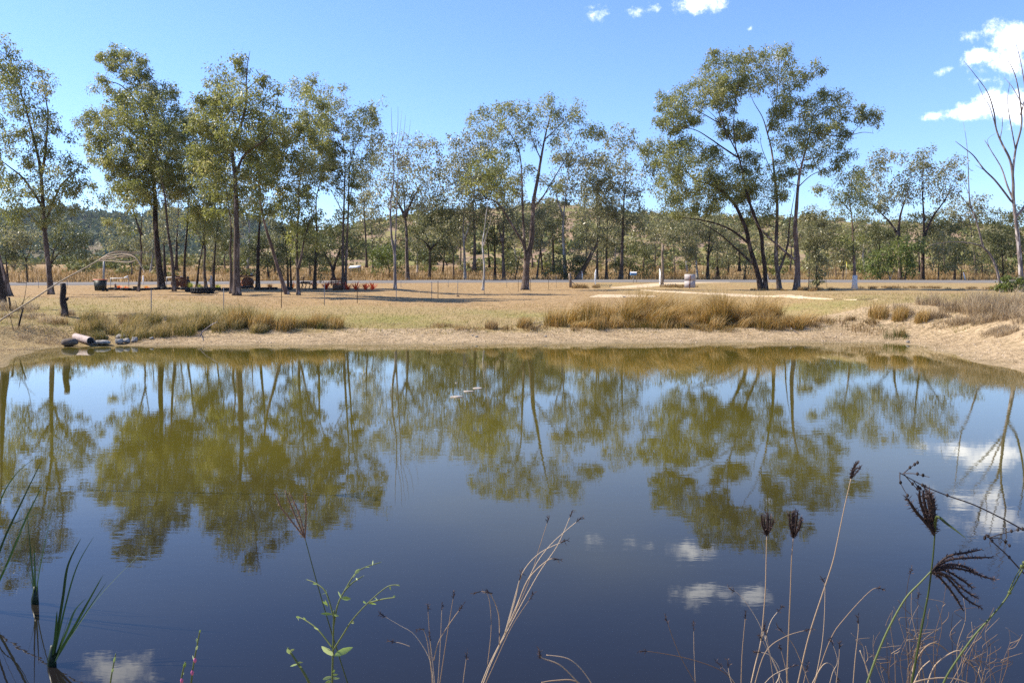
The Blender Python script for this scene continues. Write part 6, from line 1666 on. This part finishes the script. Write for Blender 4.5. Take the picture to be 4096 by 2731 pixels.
weed('budding_weed', 'green spike with small pink buds, rightmost of three at lower left', 'weed', [(762, 2760), (768, 2700), (776, 2644), (788, 2582), (800, 2519)], 1.7, [], [((776, 2640), (770, 2615), 9), ((784, 2600), (792, 2575), 9), ((790, 2570), (786, 2548), 8), ((798, 2530), (803, 2515), 7), ((768, 2700), (774, 2680), 9)], .0022, group='pink budded weeds')
weed('budding_weed', 'short green spike with a pink bud, middle of three at lower left', 'weed', [(720, 2770), (728, 2700), (741, 2645)], 1.7, [], [((735, 2670), (744, 2645), 11), ((728, 2700), (736, 2685), 9)], .0022, group='pink budded weeds')
weed('budding_weed', 'plain thin green spike, leftmost of three at lower left', 'weed', [(436, 2770), (446, 2700), (463, 2613)], 1.7, [], [((455, 2650), (462, 2620), 9), ((448, 2690), (454, 2668), 8)], .002, group='pink budded weeds')
for o_, pts in ((0, [(777, 2640), (766, 2690)]), (1, [(724, 2722)])):
    root = [o for o in COL.objects if o.name.startswith('budding_weed') and o.parent is None][o_]
    for p_ in pts:
        MB().lathe(at(p_[0] + 3, p_[1], 1.69), [(.001, -.005), (.003, -.002), (.0034, .002), (.001, .006)], 8).build('bud', M['pink'], root, smooth=True)


def tuft(label, stems, D, r=.0016, mat='stem_dry', tips=None, group='dry grass tufts on the near bank', name='dry_grass_tuft', tipmat='seed', tl=.02, tm=.5):
    W0 = rooted(stems[0], D)
    root = empty(name, W0[0], label, 'grass', group)
    for k, st in enumerate(stems):
        down = st[0][1] > 2700
        Dk = D + rng.uniform(-.08, .08)
        W3 = rooted(st, Dk) if down else line3(st, Dk)
        rr = r * rng.uniform(.42, .75)
        MB().tube(W3, np.linspace(rr, rr * .55, len(W3)), 6, tint=float(np.clip(rng.normal(tm, .22), 0, 1))).build('stalk', M[mat], root, smooth=True)
        if tips is None or k in tips:
            e = W3[-4:] if len(W3) > 6 else W3[-2:]
            ax_ = e[-1] - e[0]; ax_ /= np.linalg.norm(ax_)
            mb = MB(); spike(mb, np.stack([W3[-1] - ax_ * tl * .6, W3[-1] - ax_ * tl * .2, W3[-1] + ax_ * tl * .25]), rr * 1.15, 14, .007, .4); mb.build('seed_head', M[tipmat], root)
    return root


tuft('thin dry grass tuft right of the tall green weed', [[(1735, 2760), (1720, 2640), (1660, 2540), (1600, 2500), (1523, 2455)], [(1730, 2760), (1722, 2600), (1711, 2423)], [(1750, 2760), (1760, 2600), (1768, 2417)], [(1755, 2760), (1785, 2560), (1816, 2372)], [(1735, 2640), (1762, 2550), (1848, 2423)], [(1728, 2700), (1710, 2570), (1694, 2520), (1676, 2515)], [(1640, 2584), (1600, 2570), (1560, 2564)], [(1742, 2760), (1730, 2640), (1718, 2540)]], 1.7)
tuft('tall straw grass tuft fanning right, in the middle of the foreground', [[(1915, 2770), (1960, 2650), (2020, 2530), (2110, 2340), (2160, 2180), (2196, 2069)], [(1920, 2770), (1965, 2650), (2025, 2530), (2150, 2300), (2230, 2180), (2288, 2047)], [(1912, 2770), (1955, 2660), (2020, 2530), (2120, 2300), (2200, 2180), (2323, 2072)], [(2020, 2540), (2060, 2400), (2090, 2290), (2160, 2210), (2263, 2161)], [(2020, 2530), (2050, 2420), (2084, 2295)], [(1950, 2660), (1965, 2500), (1950, 2375), (1902, 2369)], [(1998, 2580), (1995, 2460), (1965, 2380), (1945, 2368)], [(2060, 2450), (2110, 2320), (2190, 2240), (2232, 2236)], [(1925, 2770), (1975, 2660), (2050, 2500), (2130, 2380)]], 1.6, .0019)
tuft('single short seeding stalk between the two centre tufts', [[(1848, 2770), (1856, 2700), (1868, 2612)]], 1.65)
tuft('pale curved dry stalks bent to the left, bottom centre', [[(2350, 2770), (2250, 2665), (2170, 2630), (2158, 2608)], [(2390, 2770), (2330, 2680), (2270, 2632), (2185, 2618)], [(2380, 2780), (2300, 2722), (2220, 2720), (2165, 2728)]], 1.5, .0026, tips=[0])
tuft('fine dry grass stems left of the two dark seed heads', [[(2783, 2770), (2776, 2600), (2775, 2500)], [(2800, 2760), (2720, 2620), (2663, 2470)], [(2960, 2770), (2900, 2690), (2780, 2640), (2640, 2610), (2565, 2602)], [(2965, 2770), (2910, 2690), (2870, 2650)], [(2940, 2770), (2918, 2700), (2911, 2646)], [(2964, 2770), (2968, 2620), (2983, 2450)], [(3150, 2770), (3090, 2640), (3040, 2500), (2970, 2390), (2920, 2353)], [(3060, 2560), (3085, 2480), (3125, 2430)], [(2995, 2770), (3030, 2620), (3060, 2500)], [(3100, 2770), (3080, 2620), (3062, 2520)], [(3120, 2770), (3110, 2680), (3060, 2580), (3040, 2540)], [(3010, 2770), (3060, 2610), (3140, 2545), (3240, 2515)], [(3160, 2770), (3140, 2660), (3118, 2580)], [(3030, 2770), (3090, 2700), (3180, 2660)], [(3080, 2770), (3120, 2690), (3080, 2620), (3020, 2605)]], 1.6, .0014)
tuft('dry grass stems bending right behind the leaning seed head', [[(3250, 2770), (3290, 2560), (3300, 2360), (3288, 2312)], [(3245, 2770), (3320, 2560), (3380, 2470), (3484, 2360), (3528, 2354)], [(3250, 2770), (3180, 2590), (3115, 2510)], [(3410, 2770), (3420, 2640), (3433, 2520), (3432, 2470)], [(3310, 2770), (3330, 2690), (3350, 2640), (3325, 2560)], [(3340, 2770), (3355, 2640), (3358, 2570)], [(3230, 2770), (3290, 2660), (3330, 2660), (3350, 2720)], [(3205, 2770), (3230, 2660)], [(3440, 2600), (3470, 2680), (3490, 2770)]], 1.65, .0014)
grass_head('windmill_grass', 'dark brush shaped seed head on a pale stalk, left of the close pair', [(2996, 2770), (3020, 2660), (3043, 2564), (3060, 2380), (3064, 2260), (3067, 2140)], 1.6, .0022,
           [[(3067, 2142), (3050, 2100), (3046, 2058)], [(3067, 2142), (3058, 2100), (3055, 2062)], [(3067, 2142), (3066, 2100), (3068, 2052)], [(3067, 2142), (3072, 2100), (3073, 2054)], [(3067, 2142), (3080, 2100), (3082, 2064)], [(3067, 2142), (3086, 2105), (3094, 2080)]], .0024, brist=60)
grass_head('windmill_grass', 'dark brush shaped seed head on a greenish stalk, right of the close pair', [(3147, 2770), (3150, 2640), (3158, 2450), (3162, 2361), (3166, 2240), (3173, 2150)], 1.6, .0022,
           [[(3173, 2150), (3160, 2100), (3158, 2052)], [(3173, 2150), (3168, 2100), (3170, 2048)], [(3173, 2150), (3176, 2100), (3180, 2040)], [(3173, 2150), (3184, 2100), (3190, 2046)], [(3173, 2150), (3192, 2110), (3204, 2066)], [(3173, 2150), (3196, 2115), (3206, 2080)], [(3173, 2150), (3172, 2100), (3176, 2050)]], .0026, brist=60, stint=.35)
grass_head('windmill_grass', 'small wispy seed head on the longest stalk leaning right', [(3183, 2770), (3233, 2551), (3294, 2361), (3330, 2250), (3348, 2171), (3375, 2040), (3404, 1913)], 1.75, .0024,
           [[(3404, 1913), (3410, 1880), (3424, 1850)], [(3404, 1913), (3418, 1880), (3440, 1868)], [(3404, 1913), (3425, 1890), (3445, 1862)], [(3404, 1913), (3415, 1875), (3436, 1845)]], .0018, brist=90)
grass_head('windmill_grass', 'thick dark seed head half out of its leaf sheath on the right', [(3640, 2770), (3674, 2578), (3700, 2440), (3715, 2361), (3732, 2225), (3740, 2120)], 1.45, .0034,
           [[(3736, 2140), (3700, 2060), (3680, 2000), (3678, 1962)], [(3736, 2140), (3710, 2060), (3696, 2000), (3692, 1960)], [(3738, 2130), (3722, 2050), (3712, 2000), (3704, 1960)], [(3738, 2130), (3730, 2060), (3724, 2000), (3716, 1964)], [(3738, 2130), (3738, 2070), (3734, 2010), (3722, 1974)], [(3734, 2126), (3690, 2075), (3660, 2040), (3630, 1992)], [(3739, 2120), (3730, 2040), (3720, 1985)]], .0036, 'stem_green', brist=110, stint=.05)
root = [o for o in COL.objects if o.name.startswith('windmill_grass')and o.parent is None][-1]
MB().tube(line3([(3740, 2120), (3748, 2066), (3790, 2095), (3830, 2125), (3864, 2152)], 1.45, 1.4), [.003] + [.0026] * 10 + list(np.linspace(.0024, .0003, 14)), 5, tint=.1).build('flag_leaf', M['stem_green'], root, smooth=True)
grass_head('windmill_grass', 'spreading seed head with nine drooping fingers, lower right', [(3455, 2770), (3500, 2640), (3552, 2517), (3620, 2395), (3680, 2330), (3724, 2284)], 1.45, .0034,
           [[(3724, 2284), (3790, 2225), (3860, 2210), (3925, 2197)], [(3724, 2284), (3790, 2240), (3880, 2230), (3968, 2228)], [(3724, 2284), (3800, 2255), (3880, 2275), (3920, 2300), (3985, 2318)], [(3724, 2284), (3790, 2270), (3860, 2278), (3930, 2305)], [(3724, 2284), (3780, 2280), (3850, 2320), (3890, 2350)], [(3724, 2284), (3790, 2300), (3860, 2360), (3916, 2394)], [(3724, 2284), (3790, 2310), (3860, 2390), (3930, 2432)], [(3724, 2284), (3760, 2310), (3810, 2370), (3854, 2442)], [(3724, 2284), (3785, 2262), (3850, 2262), (3900, 2290)]], .0026, 'stem_green', 'seed', brist=110, stint=.7)


def twigbush(label, name, lines, D, r, mat, cat='weed', root_pt=None):
    W0 = line3(lines[0], D)
    g = np.array([W0[0][0] + (.25 if root_pt else 0), D + .1, 0]); g[2] = tz(g[0], g[1])
    root = empty(name, g, label, cat)
    for k, ln_ in enumerate(lines):
        W3 = line3(ln_, D, D + rng.uniform(-.04, .04))
        if k == 0: W3 = np.vstack([g, (g + W3[0]) / 2 + [.02, 0, .05], W3])
        r_ = r * .7 if k == 0 else r * .42
        MB().tube(W3, np.linspace(r_, r_ * .5, len(W3)), 6, tint=float(rng.uniform(.2, .8))).build('twig', M[mat], root, smooth=True)
        mb = MB()
        for q_ in range(3):
            p_ = W3[rng.integers(len(W3) // 2, len(W3))]
            mb.lathe(p_, [(.0005, -.003), (r * 1.1, -.001), (r * 1.1, .002), (.0005, .004)], 6)
        mb.build('bud', M[mat], root)
    return root


twigbush('dark bare twig reaching in from the right edge with three forked tips', 'bare_twig', [[(4180, 2160), (4096, 2120), (4027, 2082), (3900, 2020), (3789, 1981), (3700, 1945), (3653, 1920), (3596, 1889)], [(3612, 1895), (3640, 1870), (3674, 1848)], [(3612, 1893), (3660, 1894), (3718, 1908)], [(3600, 1890), (3602, 1930), (3630, 1982)], [(3653, 1920), (3670, 1945), (3682, 1955)], [(3618, 1898), (3650, 1935), (3676, 1960)]], 1.5, .0024, 'stem_dark', 'twig', 1)
twigbush('dark knobbly twig entering at the right edge below the forked one', 'bare_twig', [[(4180, 2370), (4096, 2292), (4027, 2218), (3975, 2170), (3944, 2135)], [(3958, 2150), (4020, 2130), (4090, 2115)], [(3962, 2152), (4000, 2152), (4038, 2182)], [(3944, 2137), (3938, 2155)]], 1.5, .0024, 'stem_dark', 'twig', 1)
twigbush('green stem slanting up to the right edge', 'green_stem', [[(3770, 2740), (3800, 2680), (3890, 2550), (3960, 2470), (4027, 2388), (4096, 2266), (4150, 2180)], [(4027, 2388), (4060, 2310), (4110, 2230)]], 1.45, .003, 'stem_green', 'grass')
# tangle of dead weeds at the lower right
L_ = []
for k in range(34):
    x0 = rng.uniform(3480, 4000); h_ = rng.uniform(120, 420) * (1 - abs(x0 - 3740) / 520)
    dx = rng.normal(20, 60)
    L_.append([(x0, 2760), (x0 + dx * .3 + rng.normal(0, 14), 2731 - h_ * .4), (x0 + dx * .7 + rng.normal(0, 22), 2731 - h_ * .75), (x0 + dx + rng.normal(0, 26), 2731 - h_)])
    for q_ in range(2):
        xx, yy = L_[-1 - q_][2] if q_ == 0 else L_[-2][1]
        L_.append([(xx, yy), (xx + rng.normal(0, 25), yy - rng.uniform(10, 35)), (xx + rng.normal(0, 45), yy - rng.uniform(15, 70))])
tuft('tangled dead brown weeds at the lower right corner', L_, 1.6, .0010, 'stem_dry', tips=[], name='dead_weed_tangle', tm=.15)
L_ = [[(3666, 2480), (3645, 2560), (3650, 2650), (3640, 2760)][::-1], [(3640, 2760), (3630, 2560), (3622, 2430), (3632, 2330), (3646, 2275)], [(3700, 2760), (3675, 2560), (3668, 2460), (3674, 2375)], [(3560, 2760), (3550, 2660), (3547, 2550)], [(3820, 2760), (3810, 2600), (3806, 2500), (3812, 2450)], [(3900, 2760), (3930, 2620), (3980, 2560)], [(3910, 2770), (3960, 2700), (4040, 2660), (4050, 2640)], [(3840, 2760), (3870, 2640), (3910, 2690)]]
tuft('thin dark weed stems rising through the dead tangle', L_, 1.62, .0013, 'stem_dark', name='dark_weed_stems', tips=[1, 2])
L_ = [[(3660, 2770), (3650, 2680), (3690, 2600), (3740, 2570), (3800, 2610)], [(3640, 2770), (3680, 2680), (3720, 2640)], [(3700, 2770), (3740, 2660), (3830, 2600), (3870, 2640), (3912, 2690)], [(3600, 2760), (3680, 2720), (3800, 2710), (3900, 2740)]]
tuft('pale curved straw lying across the dead tangle', L_, 1.55, .0026, 'stem_dry', name='bent_straw', tips=[])
# low green cover on the near bank itself
k = 5200
x = rng.uniform(-4.5, 4.5, k); y = rng.uniform(-.5, 3.6, k)
keep = pond_d(x, y) > .1; x, y = x[keep], y[keep]
mb = grass(MB(), x, y, rng.uniform(.05, .22, len(x)), .006, .5, tintmean=np.full(len(x), .5))
tag(mb.build('bank_grass', M['drygrass']), 'dry grass on the near bank below the picture', 'grass', None, 'stuff')

# ------------------------------------------------------------------ air
hz = MB().box((-400, 700, 60), (2900, 1560, 128))
m, n, out = newmat('thin_haze')
pv = n.nodes.new('ShaderNodeVolumePrincipled')
pv.inputs['Color'].default_value = (.72, .84, 1.0, 1)
pv.inputs['Density'].default_value = .00006
pv.inputs['Anisotropy'].default_value = .3
n.links.new(pv.outputs[0], out.inputs['Volume'])
tag(hz.build('haze', m), 'thin blue haze in the air over the paddocks', None, None, 'stuff')
